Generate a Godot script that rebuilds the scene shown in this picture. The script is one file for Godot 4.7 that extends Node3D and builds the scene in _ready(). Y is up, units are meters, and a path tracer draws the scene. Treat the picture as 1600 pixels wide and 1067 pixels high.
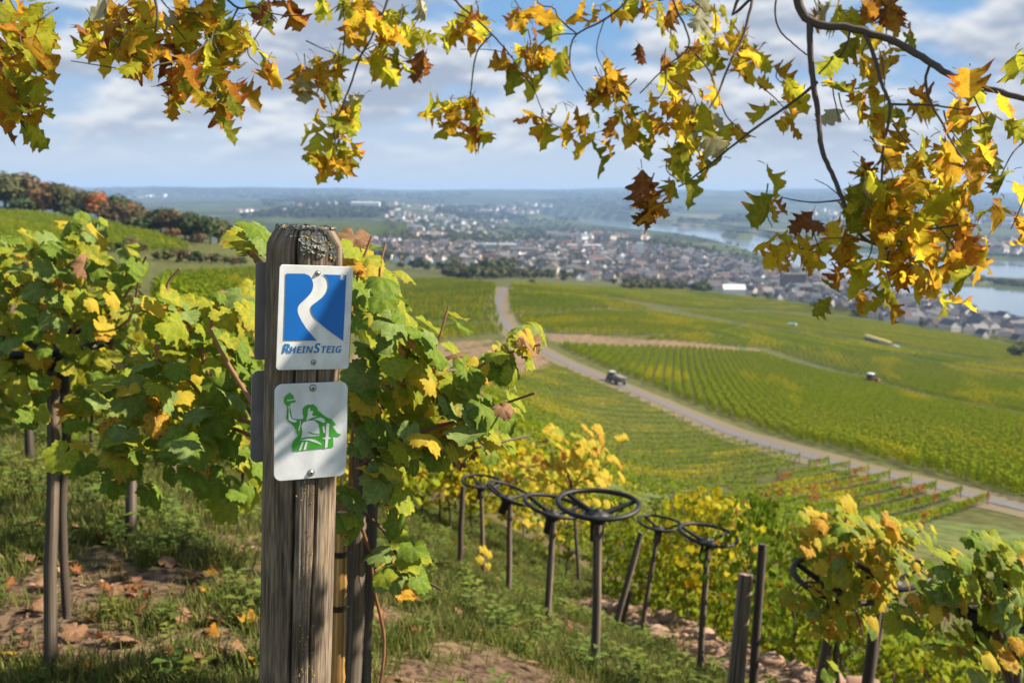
extends Node3D

# ------------------------------------------------------------------ camera maths
const FPX := 1556.0          # focal length in photograph pixels (35 mm on a 36 mm wide frame, 1600 px)
const PITCH := 0.1465        # the lens looks a little down into the valley
const ROLL := 0.0096
const WATER_Y := -140.0
var cam_basis: Basis
var sun_dir := Vector3(0.78, 0.62, -0.10).normalized()   # towards the sun
var rng := RandomNumberGenerator.new()
var n_big := FastNoiseLite.new()
var n_mid := FastNoiseLite.new()
var n_fine := FastNoiseLite.new()
var n_cell := FastNoiseLite.new()
var used_names := {}
var part_names := {}
var M := {}

# ------------------------------------------------------------------ mesh builder
class MB:
	var v := PackedVector3Array()
	var n := PackedVector3Array()
	var uv := PackedVector2Array()
	var c := PackedColorArray()
	var i := PackedInt32Array()
	func vert(p: Vector3, t := Vector2.ZERO, col := Color.WHITE) -> int:
		v.append(p)
		uv.append(t)
		c.append(col)
		return v.size() - 1
	func tri(a: int, b: int, d: int) -> void:
		i.append(a)
		i.append(b)
		i.append(d)
	func quad(a: int, b: int, d: int, e: int) -> void:
		tri(a, b, d)
		tri(a, d, e)
	func normals() -> void:
		n.resize(v.size())
		n.fill(Vector3.ZERO)
		for k in range(0, i.size(), 3):
			var a := i[k]
			var b := i[k + 1]
			var d := i[k + 2]
			var f := (v[d] - v[a]).cross(v[b] - v[a])
			n[a] += f
			n[b] += f
			n[d] += f
		for k in n.size():
			n[k] = n[k].normalized() if n[k].length_squared() > 1e-20 else Vector3.UP
	func arrays() -> Array:
		if n.size() != v.size():
			normals()
		var a := []
		a.resize(Mesh.ARRAY_MAX)
		a[Mesh.ARRAY_VERTEX] = v
		a[Mesh.ARRAY_NORMAL] = n
		a[Mesh.ARRAY_TEX_UV] = uv
		a[Mesh.ARRAY_COLOR] = c
		a[Mesh.ARRAY_INDEX] = i
		return a
	func mesh(m: Material = null, onto: ArrayMesh = null) -> ArrayMesh:
		var am := onto if onto else ArrayMesh.new()
		if v.size() == 0:
			return am
		am.add_surface_from_arrays(Mesh.PRIMITIVE_TRIANGLES, arrays())
		if m:
			am.surface_set_material(am.get_surface_count() - 1, m)
		return am

func smooth(a: float, b: float, x: float) -> float:
	var t := clampf((x - a) / (b - a), 0.0, 1.0)
	return t * t * (3.0 - 2.0 * t)

func rr(a: float, b: float) -> float:
	return rng.randf_range(a, b)

func rand_dir() -> Vector3:
	var y := rr(-1, 1)
	var a := rr(0, TAU)
	var s := sqrt(1.0 - y * y)
	return Vector3(cos(a) * s, y, sin(a) * s)

func lin(r: float, g: float, b: float) -> Color:
	return Color(r, g, b)

func vary(c: Color, amount: float) -> Color:
	var k := 1.0 + rr(-amount, amount)
	return Color(c.r * k * (1.0 + rr(-amount, amount) * 0.4), c.g * k, c.b * k * (1.0 + rr(-amount, amount) * 0.5))

# a point on the line of sight of a photograph pixel, depth metres along the lens axis
func at(px: float, py: float, depth: float) -> Vector3:
	return cam_basis * Vector3((px - 800.0) / FPX * depth, -(py - 533.5) / FPX * depth, -depth)

func add_box(mb: MB, t: Transform3D, size: Vector3, col := Color.WHITE) -> void:
	var h := size * 0.5
	for f in 6:
		var ax := f / 2
		var s := 1.0 if f % 2 == 0 else -1.0
		var nn := Vector3.ZERO
		nn[ax] = s
		var u := Vector3.ZERO
		u[(ax + 1) % 3] = 1.0
		var w := nn.cross(u)
		var ids := []
		for q in [[-1, -1], [1, -1], [1, 1], [-1, 1]]:
			var p: Vector3 = (nn + u * q[0] + w * q[1]) * h
			ids.append(mb.vert(t * p, Vector2(q[0] * 0.5 + 0.5, q[1] * 0.5 + 0.5), col))
		mb.quad(ids[0], ids[3], ids[2], ids[1])

# a tapered tube through points
func add_tube(mb: MB, pts: Array, radii: Array, sides := 8, col := Color.WHITE, rough := 0.0) -> void:
	var m := pts.size()
	var up := Vector3(0.13, 0.2, 0.97)
	var d0: Vector3 = (pts[1] - pts[0]).normalized()
	if absf(d0.dot(up)) > 0.9:
		up = Vector3(1, 0.1, 0.05)
	var side := d0.cross(up).normalized()
	var rings := []
	var run := 0.0
	for k in m:
		var d: Vector3
		if k == 0:
			d = pts[1] - pts[0]
		elif k == m - 1:
			d = pts[k] - pts[k - 1]
		else:
			d = pts[k + 1] - pts[k - 1]
		d = d.normalized()
		side = (side - d * side.dot(d)).normalized()
		var other := d.cross(side)
		if k > 0:
			run += (pts[k] - pts[k - 1]).length()
		var ring := []
		for s in sides + 1:
			var a := TAU * s / sides
			var r: float = radii[k]
			if rough > 0.0:
				r *= 1.0 + rough * n_fine.get_noise_3d(cos(a) * 60.0 + run * 20.0, sin(a) * 60.0, run * 900.0 + pts[0].x * 50.0)
			ring.append(mb.vert(pts[k] + (side * cos(a) + other * sin(a)) * r, Vector2(float(s) / sides, run), col))
		rings.append(ring)
	for k in m - 1:
		for s in sides:
			mb.quad(rings[k][s], rings[k][s + 1], rings[k + 1][s + 1], rings[k + 1][s])
	for e in 2:
		var k := 0 if e == 0 else m - 1
		var cv := mb.vert(pts[k], Vector2(0.5, 0.5), col)
		var edge := []
		for s in sides:
			edge.append(mb.vert(mb.v[rings[k][s]], Vector2(0.5 + 0.4 * cos(TAU * s / sides), 0.5 + 0.4 * sin(TAU * s / sides)), col))
		for s in sides:
			if e == 0:
				mb.tri(cv, edge[(s + 1) % sides], edge[s])
			else:
				mb.tri(cv, edge[s], edge[(s + 1) % sides])

func spline(pts: Array, steps := 4) -> Array:
	var out := []
	for k in pts.size() - 1:
		var p0: Vector3 = pts[maxi(k - 1, 0)]
		var p1: Vector3 = pts[k]
		var p2: Vector3 = pts[k + 1]
		var p3: Vector3 = pts[mini(k + 2, pts.size() - 1)]
		for s in steps:
			out.append(p1.cubic_interpolate(p2, p0, p3, float(s) / steps))
	out.append(pts[pts.size() - 1])
	return out

func taper(m: int, a: float, b: float) -> Array:
	var out := []
	for k in m:
		out.append(lerpf(a, b, float(k) / maxf(1.0, m - 1)))
	return out

# ------------------------------------------------------------------ nodes
func numbered(called: String) -> String:
	var k: int = used_names.get(called, 0)
	used_names[called] = k + 1
	return called if k == 0 else "%s_%03d" % [called, k]

func part_number(parent: Node, called: String) -> String:
	var key := str(parent.get_instance_id()) + called
	var k: int = part_names.get(key, 0)
	part_names[key] = k + 1
	return called if k == 0 else "%s_%03d" % [called, k]

func tag(o: Node, label := "", category := "", group := "", kind := "") -> void:
	if label:
		o.set_meta("label", label)
	if category:
		o.set_meta("category", category)
	if group:
		o.set_meta("group", group)
	if kind:
		o.set_meta("kind", kind)

func thing(called: String, label: String, category: String, pos := Vector3.ZERO, group := "") -> Node3D:
	var o := Node3D.new()
	o.name = numbered(called)
	add_child(o)
	o.position = pos
	tag(o, label, category, group)
	return o

func part(parent: Node3D, called: String, mesh: Mesh, mat: Material = null, t := Transform3D()) -> MeshInstance3D:
	var o := MeshInstance3D.new()
	o.mesh = mesh
	if mat:
		o.material_override = mat
	o.name = part_number(parent, called)
	parent.add_child(o)
	o.transform = t
	return o

func single(called: String, mesh: Mesh, mat: Material, label: String, category: String, group := "", kind := "", t := Transform3D()) -> MeshInstance3D:
	var o := MeshInstance3D.new()
	o.mesh = mesh
	if mat:
		o.material_override = mat
	o.name = numbered(called)
	add_child(o)
	o.transform = t
	tag(o, label, category, group, kind)
	return o

func scatter(called: String, mesh: Mesh, mat: Material, xfs: Array, cols: Array, label: String, parent: Node3D = null, category := "") -> MultiMeshInstance3D:
	var mm := MultiMesh.new()
	mm.transform_format = MultiMesh.TRANSFORM_3D
	mm.use_colors = true
	mm.mesh = mesh
	mm.instance_count = xfs.size()
	var buf := PackedFloat32Array()
	buf.resize(xfs.size() * 16)
	var k := 0
	for q in xfs.size():
		var t: Transform3D = xfs[q]
		var c: Color = cols[q]
		var b := t.basis
		var o := t.origin
		buf[k] = b.x.x; buf[k + 1] = b.y.x; buf[k + 2] = b.z.x; buf[k + 3] = o.x
		buf[k + 4] = b.x.y; buf[k + 5] = b.y.y; buf[k + 6] = b.z.y; buf[k + 7] = o.y
		buf[k + 8] = b.x.z; buf[k + 9] = b.y.z; buf[k + 10] = b.z.z; buf[k + 11] = o.z
		buf[k + 12] = c.r; buf[k + 13] = c.g; buf[k + 14] = c.b; buf[k + 15] = 1.0
		k += 16
	mm.buffer = buf
	var o := MultiMeshInstance3D.new()
	o.multimesh = mm
	o.material_override = mat
	if parent:
		o.name = part_number(parent, called)
		parent.add_child(o)
	else:
		o.name = numbered(called)
		add_child(o)
	tag(o, label, category, "", "stuff")
	return o

# ------------------------------------------------------------------ materials
func flat_mat(c: Color, rough := 0.8, metal := 0.0, spec := 0.5) -> StandardMaterial3D:
	var m := StandardMaterial3D.new()
	m.albedo_color = c.linear_to_srgb()
	m.roughness = rough
	m.metallic = metal
	m.metallic_specular = spec
	return m

func leaf_mat(tint := Color.WHITE, back := 0.8, rough := 0.55, spec := 0.14) -> StandardMaterial3D:
	var m := flat_mat(tint, rough, 0.0, spec)
	m.vertex_color_use_as_albedo = true
	m.backlight_enabled = true
	m.backlight = Color(back, back, back).linear_to_srgb()
	m.cull_mode = BaseMaterial3D.CULL_DISABLED
	return m

func noise_tex(freq: float, size: int, lo: float, hi: float, sd: int, octaves := 4) -> ImageTexture:
	var nz := FastNoiseLite.new()
	nz.seed = sd
	nz.frequency = freq
	nz.fractal_octaves = octaves
	var im := nz.get_seamless_image(size, size)
	im.convert(Image.FORMAT_RGB8)
	var data := im.get_data()
	for k in data.size():
		data[k] = clampi(int(lerpf(lo, hi, data[k] / 255.0) * 255.0), 0, 255)
	return ImageTexture.create_from_image(Image.create_from_data(size, size, false, Image.FORMAT_RGB8, data))

func to_srgb8(x: float) -> int:
	x = clampf(x, 0.0, 1.0)
	return int(255.0 * (12.92 * x if x <= 0.0031308 else 1.055 * pow(x, 1.0 / 2.4) - 0.055))

# leaf surface: base colour, rim colour that eats inwards, pale veins, spots
func leaf_tex(oak: bool, base: Color, second: Color, rim: Color, vein: Color, rim_in: float, sd: int) -> ImageTexture:
	var S := 144
	var data := PackedByteArray()
	data.resize(S * S * 3)
	var nz := FastNoiseLite.new()
	nz.seed = sd
	nz.frequency = 0.035
	nz.fractal_octaves = 4
	var lobes := [0.0, 1.02, -1.02, 2.0, -2.0]
	for y in S:
		for x in S:
			var p := Vector2(x + 0.5, y + 0.5) / S * 2.0 - Vector2.ONE
			var d := 0.0
			var vd := 9.0
			if oak:
				var t := 1.0 - (p.y + 1.0) * 0.5      # 0 at the stalk, 1 at the tip
				d = absf(p.x) * 1.35 + maxf(0.0, t - 0.75) * 1.2
				vd = absf(p.x) * 1.6
				for k in 4:
					var t0 := 0.1 + 0.19 * k
					vd = minf(vd, absf(t - t0 - absf(p.x) * 0.32) * 1.9 + 0.01)
			else:
				d = p.length()
				var th := atan2(p.x, -p.y)
				for k in 5:
					var dt := wrapf(th - lobes[k], -PI, PI)
					if absf(dt) < 1.2:
						vd = minf(vd, absf(sin(dt)) * d)
						var s := d * cos(dt)
						var off := absf(sin(dt)) * d
						var q := fposmod(s - off * 0.9, 0.2)
						if off < 0.3:
							vd = minf(vd, minf(q, 0.2 - q) * 0.9 + 0.012)
			var nn := nz.get_noise_2d(x, y)
			var n2 := nz.get_noise_2d(x * 2.6 + 500.0, y * 2.6)
			var c := base.lerp(second, smooth(-0.25, 0.35, nn + n2 * 0.3))
			var e := smooth(rim_in, rim_in + 0.28, d + nn * 0.55 + n2 * 0.25)
			c = c.lerp(rim, e)
			c = c.lerp(vein, (1.0 - smooth(0.008, 0.035, vd)) * 0.55)
			if n2 > 0.36:
				c = c.lerp(rim * 0.6, 0.6)
			c *= 1.0 + 0.12 * n2
			var k3 := (y * S + x) * 3
			data[k3] = to_srgb8(c.r)
			data[k3 + 1] = to_srgb8(c.g)
			data[k3 + 2] = to_srgb8(c.b)
	return ImageTexture.create_from_image(Image.create_from_data(S, S, false, Image.FORMAT_RGB8, data))

func tex_leaf_mat(t: Texture2D, back: float, rough := 0.5) -> StandardMaterial3D:
	var m := leaf_mat(Color.WHITE, back, rough)
	m.albedo_texture = t
	m.heightmap_enabled = true
	m.heightmap_texture = t
	m.heightmap_scale = 0.12
	m.vertex_color_use_as_albedo = false
	return m

# ------------------------------------------------------------------ terrain
# photograph columns: for each column (pixel x) pairs of distance and the pixel row at which that ground lies
const COL_X := [0, 300, 600, 800, 1000, 1300, 1600]
const COLS := [
	[6, 800, 12, 600, 30, 470, 80, 420, 150, 385, 250, 352, 330, 333, 420, 322, 600, 345, 1000, 368, 2500, 344, 5000, 322, 9000, 302, 12500, 290, 16000, 291],
	[6, 870, 12, 690, 30, 545, 80, 475, 150, 435, 230, 402, 300, 377, 360, 372, 600, 385, 1000, 385, 1800, 365, 2500, 350, 4000, 328, 8000, 308, 12500, 293, 16000, 294],
	[6, 960, 12, 800, 20, 720, 40, 620, 80, 565, 170, 520, 300, 470, 500, 440, 800, 424, 1000, 410, 1500, 385, 2300, 362, 3000, 345, 4500, 325, 8000, 307, 12500, 296, 16000, 297],
	[6, 1020, 12, 885, 20, 800, 40, 700, 70, 652, 110, 612, 170, 560, 230, 520, 300, 482, 380, 455, 600, 441, 900, 428, 1200, 412, 1800, 387, 3000, 366, 4500, 347, 5500, 338, 8000, 313, 12500, 297, 16000, 298],
	[6, 1080, 10, 1000, 14, 950, 20, 885, 30, 830, 45, 785, 65, 750, 100, 692, 150, 613, 230, 560, 320, 510, 480, 475, 700, 458, 980, 442, 1300, 425, 2000, 390, 2800, 366, 4000, 356, 4900, 346, 6000, 332, 8000, 314, 12500, 297, 16000, 299],
	[6, 1110, 10, 1062, 14, 1000, 20, 930, 30, 880, 45, 825, 62, 778, 90, 718, 150, 665, 280, 598, 420, 550, 560, 516, 750, 490, 900, 474, 1200, 452, 1700, 425, 2000, 412, 2600, 388, 3500, 366, 5000, 345, 8000, 318, 12500, 298, 16000, 301],
	[6, 1130, 10, 1085, 14, 1030, 20, 965, 30, 910, 45, 852, 65, 791, 100, 725, 160, 663, 280, 610, 450, 565, 600, 543, 820, 522, 950, 513, 1100, 500, 1400, 470, 2240, 405, 3000, 383, 4500, 355, 8000, 325, 12500, 303, 16000, 304]]
const NU := 80
const NL := 320
var L0 := log(5.0)
var L1 := log(16000.0)
var grid := PackedFloat32Array()
var u_lo := 0.0
var u_hi := 0.0
var river_poly: PackedVector2Array
var islands := []

func tan_at(px: float, py: float) -> Vector2:
	var d := cam_basis * Vector3((px - 800.0) / FPX, -(py - 533.5) / FPX, -1.0)
	return Vector2(d.x / -d.z, d.y / -d.z)     # (sideways, up) per metre forward

func hermite(xs: PackedFloat32Array, ys: PackedFloat32Array, x: float) -> float:
	var m := xs.size()
	if x <= xs[0]:
		return ys[0]
	if x >= xs[m - 1]:
		return ys[m - 1]
	var k := 0
	while x > xs[k + 1]:
		k += 1
	var h := xs[k + 1] - xs[k]
	var s1 := (ys[k + 1] - ys[k]) / h
	var sa := s1 if k == 0 else (ys[k + 1] - ys[k - 1]) / (xs[k + 1] - xs[k - 1])
	var sb := s1 if k == m - 2 else (ys[k + 2] - ys[k]) / (xs[k + 2] - xs[k])
	var t := (x - xs[k]) / h
	var t2 := t * t
	var t3 := t2 * t
	return (2 * t3 - 3 * t2 + 1) * ys[k] + (t3 - 2 * t2 + t) * h * sa + (-2 * t3 + 3 * t2) * ys[k + 1] + (t3 - t2) * h * sb

func make_grid() -> void:
	var us := PackedFloat32Array()
	var profs := []
	for c in COLS.size():
		var col: Array = COLS[c]
		var xs := PackedFloat32Array()
		var ys := PackedFloat32Array()
		var um := 0.0
		for k in range(0, col.size(), 2):
			var tu := tan_at(COL_X[c], col[k + 1])
			xs.append(log(float(col[k])))
			ys.append(tu.y)
			um = tu.x
		us.append(um)
		var prof := PackedFloat32Array()
		for l in NL:
			prof.append(hermite(xs, ys, lerpf(L0, L1, float(l) / (NL - 1))))
		for pass_ in 3:
			var sm := prof.duplicate()
			for l in range(1, NL - 1):
				sm[l] = (prof[l - 1] + prof[l] * 2.0 + prof[l + 1]) * 0.25
			prof = sm
		profs.append(prof)
	u_lo = us[0]
	u_hi = us[us.size() - 1]
	grid.resize(NU * NL)
	for l in NL:
		var ys := PackedFloat32Array()
		for c in profs.size():
			ys.append(profs[c][l])
		for q in NU:
			grid[q * NL + l] = hermite(us, ys, lerpf(u_lo, u_hi, float(q) / (NU - 1)))

func near_ground(x: float, z: float) -> float:
	var flat := -1.5 + 0.03 * z + 0.02 * sin(x * 1.7)
	var plane := -0.62 + 0.335 * z - 0.365 * x
	var k := 0.45
	var h := clampf(0.5 + 0.5 * (plane - flat) / k, 0.0, 1.0)
	return lerpf(plane, flat, h) - k * h * (1.0 - h)

func terrace(x: float, z: float) -> float:
	# the ground beyond the low soil bank lies lower: the bank runs from (1.25,-9.6) to (2.3,-6.2)
	var s := (Vector2(x, z) - Vector2(1.25, -9.8)).dot(Vector2(3.4, -1.05).normalized())
	var along := (Vector2(x, z) - Vector2(1.25, -9.8)).dot(Vector2(1.05, 3.4).normalized())
	var fade := smooth(3.0, 0.5, absf(along - 2.0) - 2.5)
	var berm := 0.36 * exp(-pow((s - 0.15) / 0.42, 2.0)) * (0.75 + 0.5 * n_mid.get_noise_2d(x * 12.0, z * 12.0))
	return (berm - 0.5 * smooth(0.35, 1.0, s) * smooth(6.5, 2.0, s)) * fade

func on_bank(x: float, z: float) -> bool:
	var p := Vector2(x, z) - Vector2(1.25, -9.8)
	var s := p.dot(Vector2(3.4, -1.05).normalized()) + 0.3 * n_fine.get_noise_2d(x * 2.0, z * 2.0)
	var along := p.dot(Vector2(1.05, 3.4).normalized())
	return s > -0.55 and s < 0.75 and along > -1.0 and along < 5.4

func ground(x: float, z: float) -> float:
	var r := sqrt(x * x + z * z)
	if r < 0.001:
		return -1.5
	var wfar := smooth(6.5, 12.0, r)
	var hh := 0.0
	if wfar < 1.0:
		hh = near_ground(x, z)
	if wfar > 0.0:
		var ph := clampf(atan2(x, -z), -0.474, 0.474)
		var dd := r * cos(ph)
		var fu := clampf((tan(ph) - u_lo) / (u_hi - u_lo), 0.0, 1.0) * (NU - 1)
		var fl := clampf((log(dd) - L0) / (L1 - L0), 0.0, 1.0) * (NL - 1)
		var iu := mini(int(fu), NU - 2)
		var il := mini(int(fl), NL - 2)
		fu -= iu
		fl -= il
		var a := lerpf(grid[iu * NL + il], grid[iu * NL + il + 1], fl)
		var b := lerpf(grid[(iu + 1) * NL + il], grid[(iu + 1) * NL + il + 1], fl)
		hh = lerpf(hh, lerpf(a, b, fu) * dd, wfar)
	if r < 20.0:
		hh += terrace(x, z)
	if r > 600.0:
		var p := Vector2(x, z)
		if river_poly.size() > 2:
			if in_river(p):
				hh = minf(hh, WATER_Y - 5.0)
			elif r < 9000.0:
				hh = maxf(hh, WATER_Y + 2.0)
		if r > 2600.0:
			hh += n_big.get_noise_2d(x * 0.02, z * 0.02) * 24.0 * smooth(5200.0, 8000.0, r)
			hh += n_big.get_noise_2d(x * 0.1 + 70.0, z * 0.07) * 42.0 * smooth(7000.0, 11000.0, r)
			hh = hh if in_river(p) else maxf(hh, WATER_Y + 2.0)
	return hh

func in_river(p: Vector2) -> bool:
	if not Geometry2D.is_point_in_polygon(p, river_poly):
		return false
	for isl in islands:
		if Geometry2D.is_point_in_polygon(p, isl):
			return false
	return true

# where the line of sight of a photograph pixel meets the ground
func hit(px: float, py: float) -> Vector3:
	var t := tan_at(px, py)
	var d := 2.0
	var last := d
	while d < 15500.0:
		if t.y * d < ground(t.x * d, -d):
			break
		last = d
		d *= 1.02
	for k in 14:
		var m := (last + d) * 0.5
		if t.y * m < ground(t.x * m, -m):
			d = m
		else:
			last = m
	return Vector3(t.x * d, ground(t.x * d, -d), -d)

func water_hit(px: float, py: float) -> Vector2:
	var t := tan_at(px, py)
	var d := WATER_Y / minf(t.y, -0.004)
	return Vector2(t.x * d, -d)

func ground_poly(pts: Array) -> PackedVector2Array:
	var out := PackedVector2Array()
	for p in pts:
		var g := hit(p[0], p[1])
		out.append(Vector2(g.x, g.z))
	return out

func ground_normal(x: float, z: float, e := 0.3) -> Vector3:
	return Vector3(ground(x - e, z) - ground(x + e, z), 2.0 * e, ground(x, z - e) - ground(x, z + e)).normalized()

func make_river() -> void:
	var out := PackedVector2Array()
	for p in [[800, 336.5], [835, 339.5], [880, 345], [940, 354], [1000, 364], [1060, 377], [1120, 389], [1190, 407], [1260, 430], [1330, 455], [1400, 478], [1480, 497], [1560, 513], [1640, 527], [1800, 560], [2100, 600]]:
		out.append(water_hit(p[0], p[1]))
	for p in [[2100, 440], [1800, 418], [1600, 407], [1500, 404], [1420, 400], [1330, 392], [1250, 380], [1180, 366], [1120, 356.5], [1060, 353], [1000, 347], [940, 341], [880, 337.2], [835, 335.2], [800, 334]]:
		out.append(water_hit(p[0], p[1]))
	river_poly = out
	for isl in [[[1122, 366.5], [1150, 367.5], [1182, 374], [1150, 373]], [[1440, 432], [1520, 430], [1700, 440], [1800, 450], [1800, 468], [1600, 455], [1500, 447]]]:
		var ip := PackedVector2Array()
		for p in isl:
			ip.append(water_hit(p[0], p[1]))
		islands.append(ip)

# ------------------------------------------------------------------ land colours and plots
# plots: pixel outline, row direction (two pixels), row spacing, clump spacing, leaf colour, second colour, share of second colour
var plots := []
var bare := []
var town_poly: PackedVector2Array
var road_line := []

func make_plots() -> void:
	var G1 := lin(0.18, 0.23, 0.006)
	var G2 := lin(0.185, 0.24, 0.007)
	var G3 := lin(0.145, 0.205, 0.008)
	var Y := lin(0.36, 0.33, 0.008)
	var R := lin(0.24, 0.09, 0.04)
	for d in [
		# right of the road, the big one, then towards the town
		[[[872, 541], [1000, 545], [1190, 553], [1355, 594], [1490, 634], [1640, 668], [1640, 795], [1500, 752], [1400, 727], [1300, 701], [1165, 662], [1060, 622], [968, 583]], [[1100, 640], [1080, 560]], 1.75, 0.5, G2, Y, -0.08, 0.85],
		[[[1000, 533], [1100, 524], [1250, 540], [1400, 556], [1640, 600], [1640, 660], [1490, 628], [1360, 590], [1200, 545]], [[1300, 570], [1290, 545]], 2.0, 0.85, G1, Y, 0.2, 1.0],
		[[[1110, 522], [1170, 511], [1290, 526], [1420, 545], [1640, 585], [1640, 595], [1400, 552]], [[1300, 535], [1500, 567]], 2.0, 0.95, G3, Y, 0.14, 1.05],
		[[[862, 522], [1000, 527], [1100, 522], [1160, 510], [1020, 489], [880, 492], [806, 498], [820, 512]], [[900, 520], [1080, 517]], 2.0, 0.9, G1, Y, 0.18, 1.05],
		[[[798, 492], [880, 488], [1015, 484], [960, 471], [900, 460], [795, 456]], [[800, 475], [960, 477]], 2.2, 1.1, G3, Y, 0.20, 1.1],
		[[[1175, 508], [1290, 523], [1420, 541], [1640, 580], [1640, 552], [1500, 522], [1350, 500], [1200, 489], [1060, 486]], [[1200, 500], [1500, 540]], 2.2, 1.2, G2, Y, 0.26, 1.15],
		[[[800, 452], [960, 466], [1060, 482], [1200, 485], [1350, 496], [1500, 518], [1640, 547], [1640, 538], [1500, 512], [1300, 484], [1150, 463], [1000, 450], [800, 446]], [[900, 455], [1200, 475]], 2.6, 1.6, G1, Y, 0.25, 1.35],
		# left of the upper road
		[[[560, 470], [640, 438], [700, 436], [776, 447], [772, 476], [784, 508], [660, 505], [560, 500]], [[600, 470], [770, 472]], 2.4, 1.5, G3, Y, 0.22, 1.2],
		[[[560, 505], [660, 510], [785, 513], [790, 522], [700, 530], [560, 545]], [[600, 520], [770, 520]], 2.2, 1.3, G1, Y, 0.25, 1.1],
		[[[240, 470], [260, 440], [330, 428], [430, 418], [560, 430], [620, 436], [555, 468], [540, 540], [420, 600], [240, 600]], [[300, 470], [500, 480]], 2.0, 0.9, G3, Y, -0.05, 1.0],
		[[[-60, 340], [60, 336], [180, 354], [260, 372], [300, 392], [170, 396], [60, 410], [-60, 420]], [[40, 350], [180, 372]], 2.2, 1.3, G3, Y, 0.0, 1.2],
		[[[470, 350], [640, 350], [640, 372], [480, 376], [420, 360]], [[480, 356], [640, 356]], 9.0, 6.0, G3, Y, 0.1, 4.2],
		[[[260, 345], [420, 347], [400, 362], [300, 360]], [[280, 350], [400, 350]], 9.0, 6.0, G3, Y, 0.1, 4.2]]:
		plots.append({"poly": ground_poly(d[0]), "a": hit(d[1][0][0], d[1][0][1]), "b": hit(d[1][1][0], d[1][1][1]), "gap": d[2], "step": d[3], "c": d[4], "c2": d[5], "share": d[6], "size": d[7]})
	for d in [[[690, 548], [790, 533], [842, 548], [860, 570], [800, 590], [720, 585], [660, 570]], [[848, 518], [1000, 530], [1190, 545], [1190, 549], [1000, 541], [862, 534]], [[800, 510], [860, 516], [1010, 514], [1060, 518], [870, 526], [815, 520]], [[880, 474], [960, 476], [965, 484], [890, 483]], [[560, 545], [690, 534], [780, 530], [690, 548], [640, 570], [540, 570]]]:
		bare.append(ground_poly(d))
	town_poly = ground_poly([[540, 372], [700, 385], [860, 378], [1000, 385], [1130, 402], [1240, 422], [1340, 447], [1450, 474], [1560, 499], [1700, 532], [1700, 556], [1560, 531], [1450, 516], [1340, 496], [1200, 465], [1000, 443], [800, 431], [700, 421], [620, 410], [545, 388]])

func land_color(x: float, z: float) -> Color:
	var r := sqrt(x * x + z * z)
	var f := n_mid.get_noise_2d(x, z)
	var g := n_fine.get_noise_2d(x * 3.0, z * 3.0)
	var soil := lin(0.145, 0.095, 0.06)
	var grass := lin(0.10, 0.115, 0.03)
	if r < 60.0:
		var f2 := n_fine.get_noise_2d(x * 0.9 + 40.0, z * 0.9)
		var w := smooth(-0.42, 0.22, f2 + g * 0.7 + 0.12 * smooth(3.0, 6.0, r) - 0.28 * smooth(5.5, 3.0, r) * smooth(-1.4, -0.4, x))
		var c := soil.lerp(grass, w)
		if absf(f2) < 0.12:
			c = c.lerp(lin(0.26, 0.19, 0.10), 0.35)
		if on_bank(x, z):
			c = lin(0.32, 0.20, 0.125) * (1.0 + 0.3 * g)
		return c.lerp(lin(0.12, 0.15, 0.045), smooth(30.0, 60.0, r))
	var p := Vector2(x, z)
	for q in bare:
		if Geometry2D.is_point_in_polygon(p, q):
			return lin(0.20, 0.14, 0.085) * (1.0 + 0.2 * g + 0.15 * f)
	if r < 1000.0:
		return lin(0.095, 0.10, 0.032) * (1.0 + 0.2 * g)
	if Geometry2D.is_point_in_polygon(p, town_poly):
		return lin(0.10, 0.11, 0.07) * (1.0 + 0.3 * g)
	var cell := n_cell.get_noise_2d(x + f * 60.0, z + g * 40.0)
	var wood := n_big.get_noise_2d(x * 0.35, z * 0.35)
	var c2 := lin(0.075, 0.10, 0.035)
	if cell > 0.45:
		c2 = lin(0.17, 0.16, 0.08)
	elif cell > 0.1:
		c2 = lin(0.055, 0.085, 0.03)
	elif cell < -0.55:
		c2 = lin(0.13, 0.11, 0.07)
	if wood > 0.05 or r > 6000.0 and wood > -0.15:
		c2 = lin(0.032, 0.05, 0.02)
	return c2

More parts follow.
